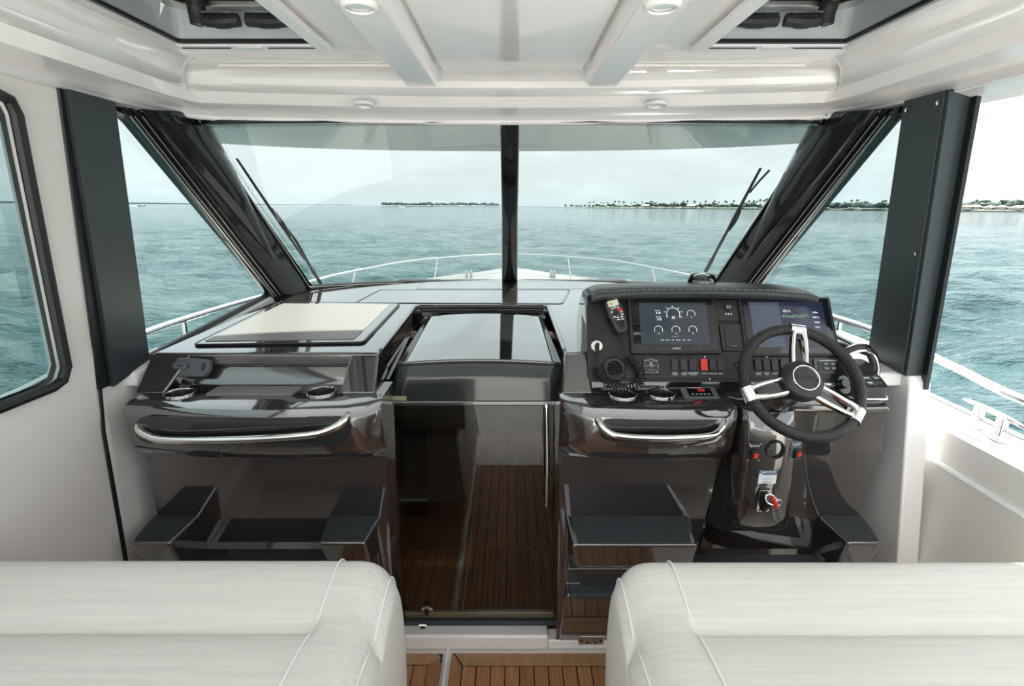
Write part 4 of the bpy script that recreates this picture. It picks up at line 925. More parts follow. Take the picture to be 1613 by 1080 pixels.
bm = NB(); arc(bm, 0, .038, .023, .0008)
for cx_, cy_ in ((.062, .038), (-.056, -.02), (.004, -.02), (.062, -.02)): arc(bm, cx_, cy_, .014, .0006)
obj('gauge_arcs', bm, SCRT, scr)
for s_, x_, y_, z_ in (('318', -.052, .042, .011), ('315', -.050, .018, .011), ('RPM PORT', -.054, .051, .004), ('RPM STBD', -.052, .027, .004), ('600\nRPM', .0, .025, .0065), ('10', -.03, .046, .006), ('20', -.02, .060, .006), ('30', 0, .067, .006), ('40', .02, .060, .006), ('50', .03, .046, .006), ('0', -.024, .027, .006), ('60', .026, .027, .006), ('<   o   >', 0, -.044, .007), ('12', .062, .026, .006), ('51', -.056, -.033, .006), ('25', .004, -.033, .006), ('27', .062, -.033, .006), ('HOME   ENGINE      NAV      ENGINE      INFO      MENU', 0, -.057, .0042)):
    text('readout', s_, SCRT, scr, M@Matrix.Translation((x_, y_+h_*.0, .0176)), z_)
text('maker_mark', 'GARMIN', WPRINT, t, M@Matrix.Translation((0, -h_*.42, .0168)), .0075)
t, M, w_, h_ = display(1172, 470, 1303, 562, 'right chartplotter display showing blue sonar screen behind the steering wheel')
sw, sh = w_*.80, h_*.78; x0 = -sw/2-.0
bm = NB(); slab2(bm, M, sw, sh, .001, .001, 0, h_*.02, .0163); scr = obj('screen', bm, SCRB, t)
bm = NB(); slab2(bm, M, sw*.40, sh*.98, .0006, .001, x0+sw*.21, h_*.02, .0172); obj('chart_pane', bm, SCRL, scr)
for dy, th, m in ((.038, .004, SCRY), (.033, .007, SCRG), (.029, .003, SCRY)):
    bm = NB(); pts = [M@Vector((x0+sw*(.43+.35*i/14), dy+.0014*math.sin(i*1.1)+.002*(i > 9), .0178)) for i in range(15)]; tube(bm, pts, th/2, 4, flat=.15); obj('sonar_band', bm, m, scr)
bm = NB(); rr = random.Random(4)
for i in range(16):
    a_ = rr.uniform(x0+.004, x0+sw*.36); b_ = rr.uniform(-.05, .055); tube(bm, [M@Vector((a_, b_, .0179)), M@Vector((a_+rr.uniform(.002, .03), b_+rr.uniform(-.002, .002), .0179))], .0004, 4)
obj('chart_marks', bm, PLAST, scr, kind='stuff')
text('readout', '15:11', SCRT, scr, M@Matrix.Translation((x0+sw*.5, .053, .018)), .013)
for s_, y_ in (('0.0kn', .048), ('346°m', .030), ('14.4v', .012), ('115.1', -.006)): text('readout', s_, SCRT, scr, M@Matrix.Translation((sw*.38, y_, .018)), .0085)
text('maker_mark', 'GARMIN', WPRINT, t, M@Matrix.Translation((0, -h_*.43, .0168)), .007)

# autopilot-like round button plate and flap between the displays
t = thing('control_keypad', 'small black keypad with round emblem button between the two displays', 'keypad', I(1146, 488))
o, M, w_, h_ = onpanel('plate', 1128, 473, 1163, 506, .006, PLAST, t, .004)
bm = NB(); lathe(bm, [(0, .012), (.012, .012), (.014, .009), (.015, .004)], M@Matrix.Translation((.001, .010, 0)), 24); kb = obj('round_button', bm, PLAST, t)
bm = NB()
for a in range(4):
    tube(bm, [M@Vector((.001+.006*math.cos(R(b))*1.0+.0, .010+.006*math.sin(R(b)), .0125)) for b in range(a*90+12, a*90+80, 10)], .0009, 4)
tube(bm, [M@Vector((-.007, .010, .0125)), M@Vector((.009, .010, .0125))], .0012, 4); obj('emblem', bm, mat('pale_copper_print', (.7, .5, .36), .4), kb)
for q in (-.009, 0, .009):
    bm = NB(); lathe(bm, [(0, .0012), (.0028, .0008), (.003, 0)], M@Matrix.Translation((q, -.014, .006)), 12); obj('white_button', bm, WPRINT, t)
t = thing('card_reader', 'black flap covered card reader between the displays below the keypad', 'card reader', I(1152, 533))
o, M, w_, h_ = onpanel('frame', 1137, 511, 1170, 553, .008, PLAST, t, .003)
bm = NB(); slab2(bm, M, w_*.62, h_*.8, .003, .002, -.003, 0, .008); fl = obj('flap', bm, PLAST, t, bevel=.001)
text('maker_mark', 'GARMIN', WPRINT, fl, M@Matrix.Translation((0, -h_*.34, .0112)), .004)

# small button keypad right of the wheel
t = thing('thruster_keypad', 'tilted black four-button keypad right of the steering hub', 'keypad', I(1302, 578))
o, M, w_, h_ = onpanel('plate', 1283, 566, 1323, 589, .010, PLASTG, t, .004)
bm = NB(); slab2(bm, M, w_*.8, h_*.72, .002, .002, 0, -.002, .010); pl_ = obj('key_field', bm, PLAST, t)
for x_ in (-.012, .012):
    for y_ in (-.009, .006):
        bm = NB(); slab2(bm, M, .018, .010, .003, .002, x_, y_, .012); kk = obj('key', bm, PLASTG, pl_, bevel=.001); text('key_mark', 'UP' if y_ > 0 else 'DN', WPRINT, kk, M@Matrix.Translation((x_, y_, .0152)), .0055)
bm = NB(); slab2(bm, M, w_*.6, .002, .001, .0005, .0, h_*.36, .010); obj('caption_bar', bm, WPRINT, t)

# VHF handset, jack, vent
t = thing('radio_handset', 'black VHF radio handset with amber screen and coiled cord on the fascia', 'radio handset', I(968, 498))
M = frame(I(970, 500, .012), (I(967, 478)-I(985, 526)).cross(PNn), I(967, 478)-I(985, 526))@Matrix.Scale(1.22, 4)
bm = NB(); out = [(-.021, .047), (-.014, .055), (.014, .055), (.021, .047), (.024, .015), (.017, -.045), (.011, -.052), (-.011, -.052), (-.017, -.045), (-.024, .015)]
rp_ = [tuple(v) for v in roundpoly([Vector(p) for p in out], .006, 3)]
loft(bm, [[M@Vector((x*k_, y*k_, z)) for x, y in rp_] for z, k_ in ((0, .86), (.006, .98), (.016, 1), (.022, .94))], True, True); recalc(bm); obj('body', bm, mat('handset_grey', (.045, .048, .05), .38), t, bevel=.002)
bm = NB(); slab2(bm, M, .030, .018, .0015, .002, 0, .036, .022); obj('lcd', bm, LCD, t); text('lcd_digits', '16', BLACK, t, M@Matrix.Translation((-.008, .036, .0238)), .012)
for x_, y_ in ((-.008, .021), (0, .023), (.009, .021), (-.012, .012), (.014, .006), (.014, -.002), (-.010, -.004), (-.002, -.007), (.010, -.009), (-.001, -.014), (.010, -.016)):
    bm = NB(); slab2(bm, M, .007, .003, .001, .001, x_, y_, .022); obj('key', bm, WPRINT, t)
bm = NB(); slab2(bm, M, .014, .006, .002, .002, .011, .013, .022); obj('red_key', bm, REDP, t, label='red distress key')
bm = NB(); lathe(bm, [(0, .003), (.006, .003), (.007, 0)], M@Matrix.Translation((-.003, .008, .022)), 16); obj('round_key', bm, BLACK, t)
for k in range(7):
    bm = NB(); box(bm, (-.012+.0006*k, -.021-.0036*k, .022), (.012-.0006*k, -.0195-.0036*k, .0232), M); obj('speaker_slot', bm, BLACK, t)
# cord
st_ = [I(978, 528, .022), I(984, 545, .022), I(990, 560, .026)]
co = spline([I(990, 560, .028), I(1001, 572, .03), I(1010, 588, .03), I(1008, 603, .032), I(990, 609, .035), I(970, 608, .038), I(953, 599, .036), I(944, 585, .032), I(941, 575, .03)], 26)
bm = NB(); tube(bm, spline(st_, 4), .003, 6)
hp = []; acc = 0
for i, p in enumerate(co):
    tn = (co[min(i+1, len(co)-1)]-co[max(i-1, 0)]).normalized(); u_ = PNn; v_ = tn.cross(u_).normalized()
    for s_ in range(4):
        q = p.lerp(co[min(i+1, len(co)-1)], s_/4); a_ = (i+s_/4)/6.4*2*math.pi; hp.append(q+(u_*math.cos(a_)+v_*math.sin(a_))*.0115)
tube(bm, hp, .0030, 6); obj('coiled_cord', bm, RUB, t)
bm = NB(); tube(bm, spline([I(941, 575, .03), I(938, 562, .022), I(940, 548, .016)], 5), .003, 6); obj('cord_tail', bm, RUB, t)
jc = thing('antenna_socket', 'round steel socket plate with black plug at the fascia edge', 'socket', I(940, 545))
Mj = IM(940, 545, .0)
bm = NB(); lathe(bm, [(0, .004), (.019, .004), (.021, .002), (.021, 0)], Mj, 24); obj('flange', bm, CHROME, jc)
bm = NB(); lathe(bm, [(0, .02), (.007, .02), (.008, .004)], Mj, 14); obj('plug', bm, RUB, jc)
bm = NB(); tube(bm, spline([Mj@Vector((0, 0, .014)), Mj@Vector((0, -.015, .016)), Mj@Vector((0, -.03, .006))], 5), .006, 8); obj('plug_lead', bm, RUB, jc)
vt = thing('air_vent', 'round black louvred air vent left of the gauge, above the cup holders', 'vent', I(967, 581))
Mv = IM(967, 581, .0)@Matrix.Scale(1.25, 4)
bm = NB(); lathe(bm, [(.020, .004), (.021, .010), (.026, .012), (.034, .008), (.036, 0)], Mv, 36); lathe(bm, [(0, .001), (.02, .001)], Mv, 24); obj('bezel', bm, PLAST, vt)
for k in (-.012, -.004, .004, .012):
    hw_ = math.sqrt(.020**2-k*k); bm = NB(); prism(bm, [Mv@Vector((-hw_, k-.002, .004)), Mv@Vector((hw_, k-.002, .004)), Mv@Vector((hw_, k+.0015, .011)), Mv@Vector((-hw_, k+.0015, .011))], Mv.to_3x3()@Vector((0, -.0012, .0004))); obj('louvre', bm, PLAST, vt)
# charging pad on shelf
c = P(1101, 622, Z=1.1); cp = thing('engine_start_panel', 'grey framed start panel with red button, right of the helm cup holders', 'control panel', c)
M = frame(c+Vector((0, 0, .001)), (1, 0, .0), (0, .95, .3)); bm = NB(); slab2(bm, M, .115, .062, .010, .005); obj('frame', bm, PLASTG, cp, bevel=.003)
bm = NB(); slab2(bm, M, .078, .040, .002, .002, 0, 0, .010); ff = obj('face', bm, SCREEN_GLASS, cp)
bm = NB(); slab2(bm, M, .024, .012, .003, .005, .006, .008, .012); obj('red_button', bm, REDP, ff, label='red start button')
for k in range(5):
    bm = NB(); slab2(bm, M, .008, .004, .001, .001, -.026+k*.013, -.012, .012); obj('key', bm, GREYT, ff)
bm = NB(); slab2(bm, M, .04, .002, .0006, .0005, -.008, .024, .010); obj('caption_bar', bm, WPRINT, cp)

# compass on top
c = Vector((I(1105, 452).x, 1.86, 1.43)); cp = thing('compass', 'black domed compass with chrome base on the instrument hood', 'compass', c)
c = P(1105, 447, Y=1.87); cp.location = c+Vector((0, 0, -.012))
bpy.context.view_layer.update()
bm = NB(); lathe(bm, [(0, -.016), (.062, -.016), (.062, -.006), (.056, .0), (.05, .002)], Matrix.Translation(c)@Matrix.Diagonal((1, .8, 1, 1)), 36); obj('base_ring', bm, CHROME, cp)
bm = NB(); lathe(bm, [(.052, .0), (.050, .02), (.043, .036)], Matrix.Translation(c)@Matrix.Diagonal((1, .8, 1, 1)), 36); o = obj('hood', bm, BLACK, cp)
bmh = bmesh.new(); bmh.from_mesh(o.data); bmesh.ops.delete(bmh, geom=[v for v in bmh.verts if v.co.y < -.012 and v.co.z > .0], context='VERTS'); bmh.to_mesh(o.data); bmh.free()
mm = o.modifiers.new('s', 'SOLIDIFY'); mm.thickness = .004
bm = NB(); lathe(bm, [(.043, .0), (.040, .018), (.028, .032), (.012, .038), (0, .039)], Matrix.Translation(c), 32); obj('dome', bm, DOME, cp)
bm = NB(); lathe(bm, [(0, .012), (.030, .012), (.034, .004), (.034, .0)], Matrix.Translation(c), 32); cd_ = obj('compass_card', bm, PLAST, cp)
bm = NB(); tube(bm, [c+Vector((.032*math.cos(R(a)), .032*math.sin(R(a)), .010)) for a in range(0, 360, 15)], .001, 4, closed=True); obj('card_ring', bm, WPRINT, cd_)

# ================================================================ STEERING WHEEL
wc = P(1262, 600, Y=1.385)
ne = R(40); wn = Vector((-.03, -math.cos(ne), math.sin(ne))).normalized(); WM = frame(wc, (1, 0, -.03), wn.cross(Vector((1, 0, -.03))))
sw_ = thing('steering_wheel', 'black leather steering wheel with three polished spokes on the helm', 'steering wheel', wc)
Rw = .164
bm = NB(); ang_ = [2*math.pi*k/72 for k in range(72)]; rings = []
for a in ang_:
    rings.append([WM@Vector(((Rw+.0155*math.cos(b))*math.cos(a), (Rw+.0155*math.cos(b))*math.sin(a), .0175*math.sin(b))) for b in [2*math.pi*k/16 for k in range(16)]])
loft(bm, rings+[rings[0]], True); recalc(bm); rimo = obj('rim', bm, WHEELM, sw_)
bm = NB()
for k in range(150):
    a = 2*math.pi*k/150; b_ = a+.022; tube(bm, [WM@Vector(((Rw-.0155)*math.cos(q), (Rw-.0155)*math.sin(q), .003)) for q in (a, b_)], .0012, 4)
obj('rim_stitching', bm, RUB, rimo, kind='stuff')
for a in (R(83), R(196), R(-37)):
    d = Vector((math.cos(a), math.sin(a), 0)); e = Vector((-d.y, d.x, 0))
    bm = NB()
    # forked polished spoke: two rails meeting in a cap on the rim
    for q in (-1, 1):
        path = [d*.050+e*q*.020+Vector((0, 0, .0)), d*.09+e*q*.020+Vector((0, 0, .004)), d*.13+e*q*.0175+Vector((0, 0, .010)), d*.152+e*q*.014+Vector((0, 0, .014))]
        rg = []
        for i, p in enumerate(path):
            w2, t2 = (.0085, .010) if i < 2 else (.0085, .009); rg.append([WM@(p+e*w2*cx_+Vector((0, 0, t2*cz))) for cx_, cz in ((-1, -.4), (-.6, .7), (0, 1), (.6, .7), (1, -.4), (0, -1))])
        loft(bm, rg, True, True)
    rg = []
    for i in range(9):
        b = math.pi*(-.25+1.5*i/8); rr_ = .0185
        rg.append([WM@((d*(Rw-.000-rr_*math.cos(math.pi-b)*-1*-1 if 0 else Rw+rr_*math.cos(math.pi-b)*1.0)+e*w2)+Vector((0, 0, rr_*1.04*math.sin(math.pi-b)))) for w2 in (-.021, -.0195, 0, .0195, .021)])
    loft(bm, rg); recalc(bm); so_ = obj('spoke', bm, CHROME, sw_, ang=40, bevel=.001)
    bm = NB(); slab2(bm, WM@Matrix.Rotation(a, 4, 'Z'), .085, .024, .004, .003, .095, 0, -.006); obj('spoke_insert', bm, BLACK, so_)
bm = NB(); lathe(bm, [(0, .024), (.030, .026), (.0345, .026), (.048, .023), (.057, .014), (.061, .0), (.058, -.018), (.050, -.036), (.044, -.05)], WM, 48); hb = obj('hub', bm, PANEL, sw_)
bm = NB(); lathe(bm, [(.0335, .026), (.035, .0285), (.038, .0285), (.0395, .0245)], WM, 48); obj('chrome_ring', bm, CHROME, hb)
bm = NB(); lathe(bm, [(0, .029), (.02, .0285), (.033, .026)], WM, 36); obj('horn_cap', bm, mat('textured_cap', (.02, .021, .023), .45, bump=('vor', 500, .6)), hb)
text('emblem', 'TIARA', PLAST, hb, WM@Matrix.Translation((0, 0, .0292)), .014)
bm = NB(); lathe(bm, [(.040, -.05), (.043, -.06), (.045, -.12), (.055, -.17)], WM, 36); obj('column', bm, DARK, sw_)
# multi-button arm (right of column) : column switch stalk
c = P(1323, 606, Y=1.50); t = thing('key_switch', 'chrome and black rotary key switch behind the right side of the steering wheel', 'switch', c)
M = frame(c, (1, 0, 0), (0, .5, .85)); bm = NB(); slab2(bm, M, .034, .058, .008, .016, .010, 0); obj('plate', bm, PLASTG, t, bevel=.002)
bm = NB(); lathe(bm, [(0, .03), (.012, .03), (.015, .024), (.015, .004)], M, 20); obj('knob', bm, BLACK, t)
bm = NB(); tube(bm, spline([M@Vector((-.02, 0, .004)), M@Vector((-.05, 0, .012)), M@Vector((-.085, .002, .0))], 5), .006, 8); obj('stalk', bm, STEEL, t)

# ================================================================ THROTTLE
c = P(1377, 631, Z=1.10); th = thing('throttle_control', 'dark throttle control with button pad, chrome trim and curved lever right of the wheel', 'throttle', c)
bm = NB(); rings = []
for z, k_, dy in ((0, 1, 0), (.008, 1.0, 0)):
    rings.append([Vector((c.x+x*k_, c.y+y*k_+dy, c.z+z)) for x, y in rrect(.13, .15, .03, 5, -.005, .075)])
loft(bm, rings, True, True); recalc(bm); obj('base_plate', bm, CHROME, th, bevel=.003)
bm = NB(); rings = []
for z, k_, sl in ((.006, .99, 0), (.022, .96, .2), (.040, .90, .6), (.048, .8, .9)):
    rings.append([Vector((c.x-.005+(x+.005)*k_, c.y+.075+(y-.075)*k_, c.z+z+max(0, (y-.02))*.42*min(1, z/.02))) for x, y in rrect(.124, .144, .032, 5, -.005, .075)])
loft(bm, rings, True, True); recalc(bm); obj('housing', bm, PLAST, th, bevel=.002)
Mt = frame(c+Vector((-.006, .024, .045)), (1, 0, 0), (0, .9, .42))
bm = NB(); slab2(bm, Mt, .100, .05, .003, .004, 0, .012, .002); kp = obj('button_pad', bm, PANEL, th)
for k in range(3):
    for j in range(2):
        bm = NB(); slab2(bm, Mt, .028, .018, .003, .002, -.035+k*.034, .001+j*.023, .005); kk = obj('key', bm, PLAST, kp, bevel=.001); text('key_mark', (('SYNC', 'TRIM', 'N'), ('DOCK', 'SLOW', 'TROLL'))[j][k], WPRINT, kk, Mt@Matrix.Translation((-.035+k*.034, .001+j*.023, .0083)), .0062)
bm = NB(); lc = c+Vector((.008, .125, .035))
pts = spline([lc+Vector((.052, -.02, 0)), lc+Vector((.058, -.01, .045)), lc+Vector((.045, -.0, .085)), lc+Vector((.01, .0, .103)), lc+Vector((-.03, .0, .096)), lc+Vector((-.058, .0, .07))], 8)
tube(bm, pts, [.010]*10+[.013]*20+[.012]*(len(pts)-30), 12, flat=1.3); lv = obj('lever', bm, PLAST, th)
bm = NB(); tube(bm, [p+Vector((.004, -.013, -.004)) for p in pts[1:-2]], .005, 8); obj('chrome_edge', bm, CHROME, lv)
bm = NB(); tube(bm, [pts[20]+Vector((0, -.002, 0)), pts[23]+Vector((0, -.002, 0))], .0145, 12, flat=1.3); obj('lever_joint', bm, BLACK, lv)

# ================================================================ PEDESTAL FITTINGS
def PEDM(px, py): c_ = P(px, py, Y=1.437); return frame(c_, (1, 0, 0), (0, -.03, 1))
def breaker(px, py, s_, lb, yaw=0):
    c_ = P(px, py, Y=1.437+(.012 if yaw else 0)); t = thing('breaker_switch', lb, 'switch', c_)
    M = frame(c_, (math.cos(yaw), math.sin(yaw), 0), (0, -.03, 1)); bm = NB(); slab2(bm, M, .044, .066, .003, .006); obj('plate', bm, PLAST if not yaw else PLASTG, t, bevel=.001)
    bm = NB(); slab2(bm, M, .022, .032, .012, .003, 0, -.006, .003); g2 = obj('guard', bm, PLAST, t, bevel=.002)
    bm = NB(); slab2(bm, M, .013, .014, .004, .002, .001, -.005, .015); obj('red_toggle', bm, REDP, g2, label='red toggle')
    text('caption', s_, WPRINT, t, M@Matrix.Translation((0, .021, .0034)), .0095)
    for a, b in ((-.017, .028), (.017, .028), (-.017, -.028), (.017, -.028)):
        bm = NB(); lathe(bm, [(0, .002), (.0025, .0015), (.003, 0)], M@Matrix.Translation((a, b, .003)), 8); obj('screw', bm, CHROME, t)
breaker(1187, 711, 'BLANK', 'black breaker plate with red toggle on the left of the steering pedestal')
breaker(1252, 709, 'START', 'grey breaker plate with red toggle on the right of the steering pedestal', .35)
M = PEDM(1219, 706); t = thing('hour_meter', 'round black hour meter between the two red breakers', 'gauge', M.translation)
bm = NB(); lathe(bm, [(0, .003), (.024, .003), (.026, .014), (.030, .014), (.031, 0)], M, 32); obj('case', bm, RUB, t)
bm = NB(); slab2(bm, M, .014, .004, .001, .001, .001, .0, .0035); slab2(bm, M, .022, .002, .001, .0008, 0, -.012, .0035)
for a in (-1, 1):
    for k in range(3): slab2(bm, M, .006, .0014, .001, .0005, a*.014, .006-.005*k, .0035)
obj('dial_marks', bm, WPRINT, t)
M = PEDM(1209, 751); t = thing('notice_label', 'white NOTICE safety label with blue header on the steering pedestal', 'label', M.translation)
bm = NB(); slab2(bm, M, .056, .047, .0006, .001); obj('card', bm, PAPER, t)
bm = NB(); slab2(bm, M, .056, .010, .0003, .0005, 0, .018, .0006); hh = obj('header', bm, BLUEP, t); text('heading', 'NOTICE', WPRINT, hh, M@Matrix.Translation((.006, .018, .001)), .009)
bm = NB(); prism(bm, [M@Vector((-.018, .0145, .001)), M@Vector((-.010, .0145, .001)), M@Vector((-.014, .0215, .001))], M.to_3x3()@Vector((0, 0, .0002))); obj('warning_triangle', bm, WPRINT, hh)
text('fine_print', 'AVOID INJURY OR LOSS OF BOAT\nREAD MANUAL BEFORE OPERATING\n\nCHECK FUEL\nVENT ENGINE SPACE\nWEAR ENGINE CUT-OFF CORD', GREYT, t, M@Matrix.Translation((0, .001, .001)), .0029, sp=1.6)
text('warning_line', 'REMOVE KEY\nWHEN MOORED', BLUEP, t, M@Matrix.Translation((0, -.018, .001)), .004)
M = PEDM(1205, 783); t = thing('ignition_shutoff', 'slanted steel fire shutoff pull with red clip and ring below the notice label', 'shutoff handle', M.translation)
bm = NB(); slab2(bm, M, .040, .078, .003, .006, -.002, -.012); bp = obj('base_plate', bm, STEEL, t, bevel=.001)
for q in (-.014, .010):
    bm = NB(); lathe(bm, [(0, .002), (.003, .0015), (.0035, 0)], M@Matrix.Translation((q, -.044, .003)), 8); obj('screw', bm, BLACK, bp)
bm = NB(); tube(bm, [M@Vector((-.002, -.042, .002)), M@Vector((-.001, -.01, .016)), M@Vector((.002, .012, .030))], [.010, .0165, .0165], 20); obj('barrel', bm, PANEL, t)
Mb = frame(M@Vector((.002, .012, .030)), M.to_3x3()@Vector((1, 0, 0)), M.to_3x3()@Vector((0, .5, -.85)).normalized()*-1)
dn_ = (M@Vector((.002, .012, .030))-M@Vector((-.001, -.01, .016))).normalized()
bm = NB(); c_ = M@Vector((.002, .012, .030)); u_ = M.to_3x3()@Vector((1, 0, 0)); v_ = dn_.cross(u_).normalized()
tube(bm, [c_+(u_*math.cos(R(a))+v_*math.sin(R(a)))*.0165 for a in range(0, 360, 15)], .003, 8, closed=True); obj('rim', bm, CHROME, t)
bm = NB(); tube(bm, [M@Vector((-.002, .030, .040)), M@Vector((.010, .008, .046)), M@Vector((.018, -.008, .040))], [.005, .007, .006], 8); obj('red_clip', bm, REDP, t, label='red clip')
bm = NB(); c_ = M@Vector((.026, .004, .034)); tube(bm, [c_+(u_*math.cos(R(a))+M.to_3x3()@Vector((0, 1, 0))*math.sin(R(a)))*.010 for a in range(0, 360, 20)], .0013, 6, closed=True); obj('split_ring', bm, CHROME, t)

# ================================================================ SEATS
def seat(s, lb, zoff=0.0):
    xi = -.243 if s < 0 else .215; xo = -1.285 if s < 0 else 1.55
    t = thing('helm_bench', lb, 'bench', ((xi+xo)/2, .6, .1))
    pr = [(.955, .50), (.985, .60), (1.005, .72), (1.000, .83), (.985, .90), (.968, .940), (.945, .956), (.915, .958), (.87, .950), (.82, .936), (.800, .926), (.789, .914), (.778, .928), (.76, .941), (.70, .951), (.60, .958), (.45, .960), (.25, .957), (.05, .945), (.05, .50)]
    pe = [(y, z if z < .9 else .955-.10*max(0, abs(y-.62)-.28)**1.2 if 0 else z) for y, z in pr]
    xs = []
    def prof_at(u):    # u = distance from the inner end; rounds off the end
        f = min(1, u/.075); k_ = 1-(1-f)**2.4; out = []
        for y, z in pr:
            yy = .62+(y-.62)*(.90+.10*k_) if y > .1 else y; zz = z if z <= .5 else .5+(z-.5)*(.865+.135*k_)
            if u > .02 and u < .125 and .75 < y < .82 and z > .9: zz = max(zz, .5+(.939-.5)*(.865+.135*k_))   # crease stops at the end panel
            out.append((yy, zz+zoff))
        return out
    us = [0, .004, .012, .025, .045, .07, .1, .122, .13, .14, .3, .6, .9, 1.2, abs(xo-xi)]
    bm = NB(); loft(bm, [[Vector((xi+s*u, y, z)) for y, z in prof_at(u)] for u in us], True, True); recalc(bm)
    o = obj('cushion', bm, VINYL, t, ang=70, subsurf=1)
    for u in (.018, .128):
        bm = NB(); q = prof_at(u); tube(bm, spline([Vector((xi+s*u, y, z)) for y, z in q[3:-1]], 3), .0022, 6); obj('seam', bm, PIPE, t)
    bm = NB(); q = prof_at(.2); 
    tube(bm, [Vector((xi+s*u, .789, .916+zoff)) for u in (.135, .3, .6, 1.0, 1.29)], .0013, 5); obj('crease_seam', bm, PIPE, t)
    # base cover, draped
    bm = NB(); rings = []
    for z, k_ in ((.50, 0), (.40, .015), (.25, .03), (.1, .05)):
        pts = []
        for i in range(25):
            y = .97-.9*i/24; fold = .010*math.sin(i*1.5+z*4)*(1+2*(.5-z)); pts.append(Vector((xi+s*(.055-k_+fold*.6), y-.06, z)))
        rings.append(pts+[Vector((xo, .01, z)), Vector((xo, .91, z))])
    loft(bm, rings[::-1], True, True); recalc(bm); obj('base_cover', bm, VINYL, t)
    return t
seat(-1, 'wide ivory vinyl seat cushion at lower left of the picture', .004)
seat(1, 'wide ivory vinyl helm seat cushion at lower right, behind the steering wheel', 0)

# ================================================================ OUTSIDE: hull, foredeck, rails, cleat, wipers
def hull(Y): 
    return 1.60 if Y < 1.8 else 1.60*max(0, 1-((Y-1.8)/3.1)**2.1)**.62
bm = NB(); rings = []
ys = [-4.25, -2, -.2, .3, .8, 1.3, 1.8, 2.2, 2.6, 3.0, 3.4, 3.8, 4.2, 4.5, 4.7, 4.82, 4.88]
def dz_(y): return 1.0+max(0, y-1.7)*.030
for y in ys:
    hw = hull(y); zd = dz_(y)
    rings.append([Vector((sx*max(hw, .01), y, zd)) for sx in (-1,)]+[Vector((-hw*.6, y, zd+.03)), Vector((0, y, zd+.045)), Vector((hw*.6, y, zd+.03)), Vector((max(hw, .01), y, zd))])
fd = [r for r, y in zip(rings, ys) if y >= 2.6]
fd = [[Vector((x.x, 2.45+0*x.x, x.z+.0)) if i == -1 else x for i, x in enumerate(r)] for r in fd]
bm = NB(); loft(bm, fd); recalc(bm); NONSKID = mat('grey_nonskid_deck', (.15, .165, .165), .6, bump=('noise', 200, .3)); deck = struct('foredeck', bm, NONSKID)
# deck apron between windshield base and foredeck
bm = NB(); bx_ = [base(470+i*(1140-470)/20) for i in range(21)]
loft(bm, [[p+Vector((0, -.01, -.012)) for p in bx_], [p+Vector((p.x*.05, .14, -.03)) for p in bx_], [Vector((p.x*1.05, max(2.7, p.y+.25), 1.16)) for p in bx_], [Vector((p.x*.98, p.y+.8, 1.12)) for p in bx_]]); obj('cabin_trunk', bm, NONSKID, deck)
for s, nm in ((-1, 'bulwark_left'), (1, 'bulwark_right')):
    pr = [(-.20, .30), (-.19, .60), (-.178, .84), (-.185, .86), (-.17, .875), (-.178, .94), (-.175, .985), (-.16, 1.0), (-.02, 1.0), (0, .99), (.01, .96), (-.02, .6), (-.12, .0), (-.3, -.9)]
    bm = NB(); loft(bm, [[Vector((s*max(.01, hull(y)+d), y, z+dz_(y)-1.0)) for d, z in pr] for y in ys]); recalc(bm); bw = struct(nm, bm, WHITE_DECK, ang=30)
    bm = NB(); tube(bm, [Vector((s*(hull(y)-.01), y, dz_(y)+.003)) for y in ys[:-2]], .012, 6, flat=.6); obj('toe_rail', bm, mat('grey_toe_rail', (.25, .28, .30), .4) if s < 0 else bpy.data.materials['grey_toe_rail'], bw)
    bm = NB(); tube(bm, [Vector((s*(hull(y)-.182), y, .868+dz_(y)-1)) for y in ys[:10]], .006, 6); obj('coaming_line', bm, WPRINT, bw)
    bm = NB(); box(bm, (min(s*1.30, s*1.42), -4.2, .28), (max(s*1.30, s*1.42), 2.6, .31)); obj('side_walkway', bm, WHITE_DECK, bw)
# bow rail
rl = {}
for s in (-1, 1):
    pts = []
    for px, py, X_ in ((-260, 715, 1.5), (0, 630, 1.5), (105, 580, 1.5), (222, 526, 1.49), (330, 490, 1.40), (420, 464, 1.28), (500, 440, 1.13), (560, 426, .98), (650, 410, .74)):
        pts.append(P(px, py, X=-X_))
    pts.append(Vector((-.35, 4.48, 1.285))); pts.append(Vector((-.02, 4.68, 1.28)))
    if s > 0: pts = [Vector((-p.x, p.y, p.z)) for p in pts]
    rl[s] = pts
t = thing('bow_rail', 'white pipe guard rail curving round the bow outside all windows', 'railing', (0, 4.6, 1.05))
full = spline(rl[-1]+rl[1][::-1], 6)
bm = NB(); tube(bm, full, [.0135 if p.y < 2.2 else max(.0048, .0135-(p.y-2.2)*.008) for p in full], 10); obj('top_rail', bm, ALU, t)
for s in (-1, 1):
    for px in (274, 563, 694) if s < 0 else (274, 590, 715):
        q = min(spline(rl[s], 10), key=lambda p: abs((p.x/p.y)-s*abs((px-CX)/F*math.sqrt(1)*(1.0)))if p.y > 1.8 else 9)
        ft = Vector((q.x*1.0, q.y+.05*(q.y > 3), dz_(q.y)+.0)); ft.x = s*min(abs(q.x)*1.04, hull(q.y)-.03) if q.y > 3 else q.x
        if q.y > 3: ft.y -= .22
        bm = NB(); tube(bm, [q, ft], .010 if q.y < 2.5 else .0055, 8); st = obj('stanchion', bm, CHROME if q.y < 2.5 else STEEL, t)
        bm = NB(); lathe(bm, [(0, .012), (.02, .012), (.026, 0)], Matrix.Translation(ft), 14); obj('foot', bm, CHROME, st)
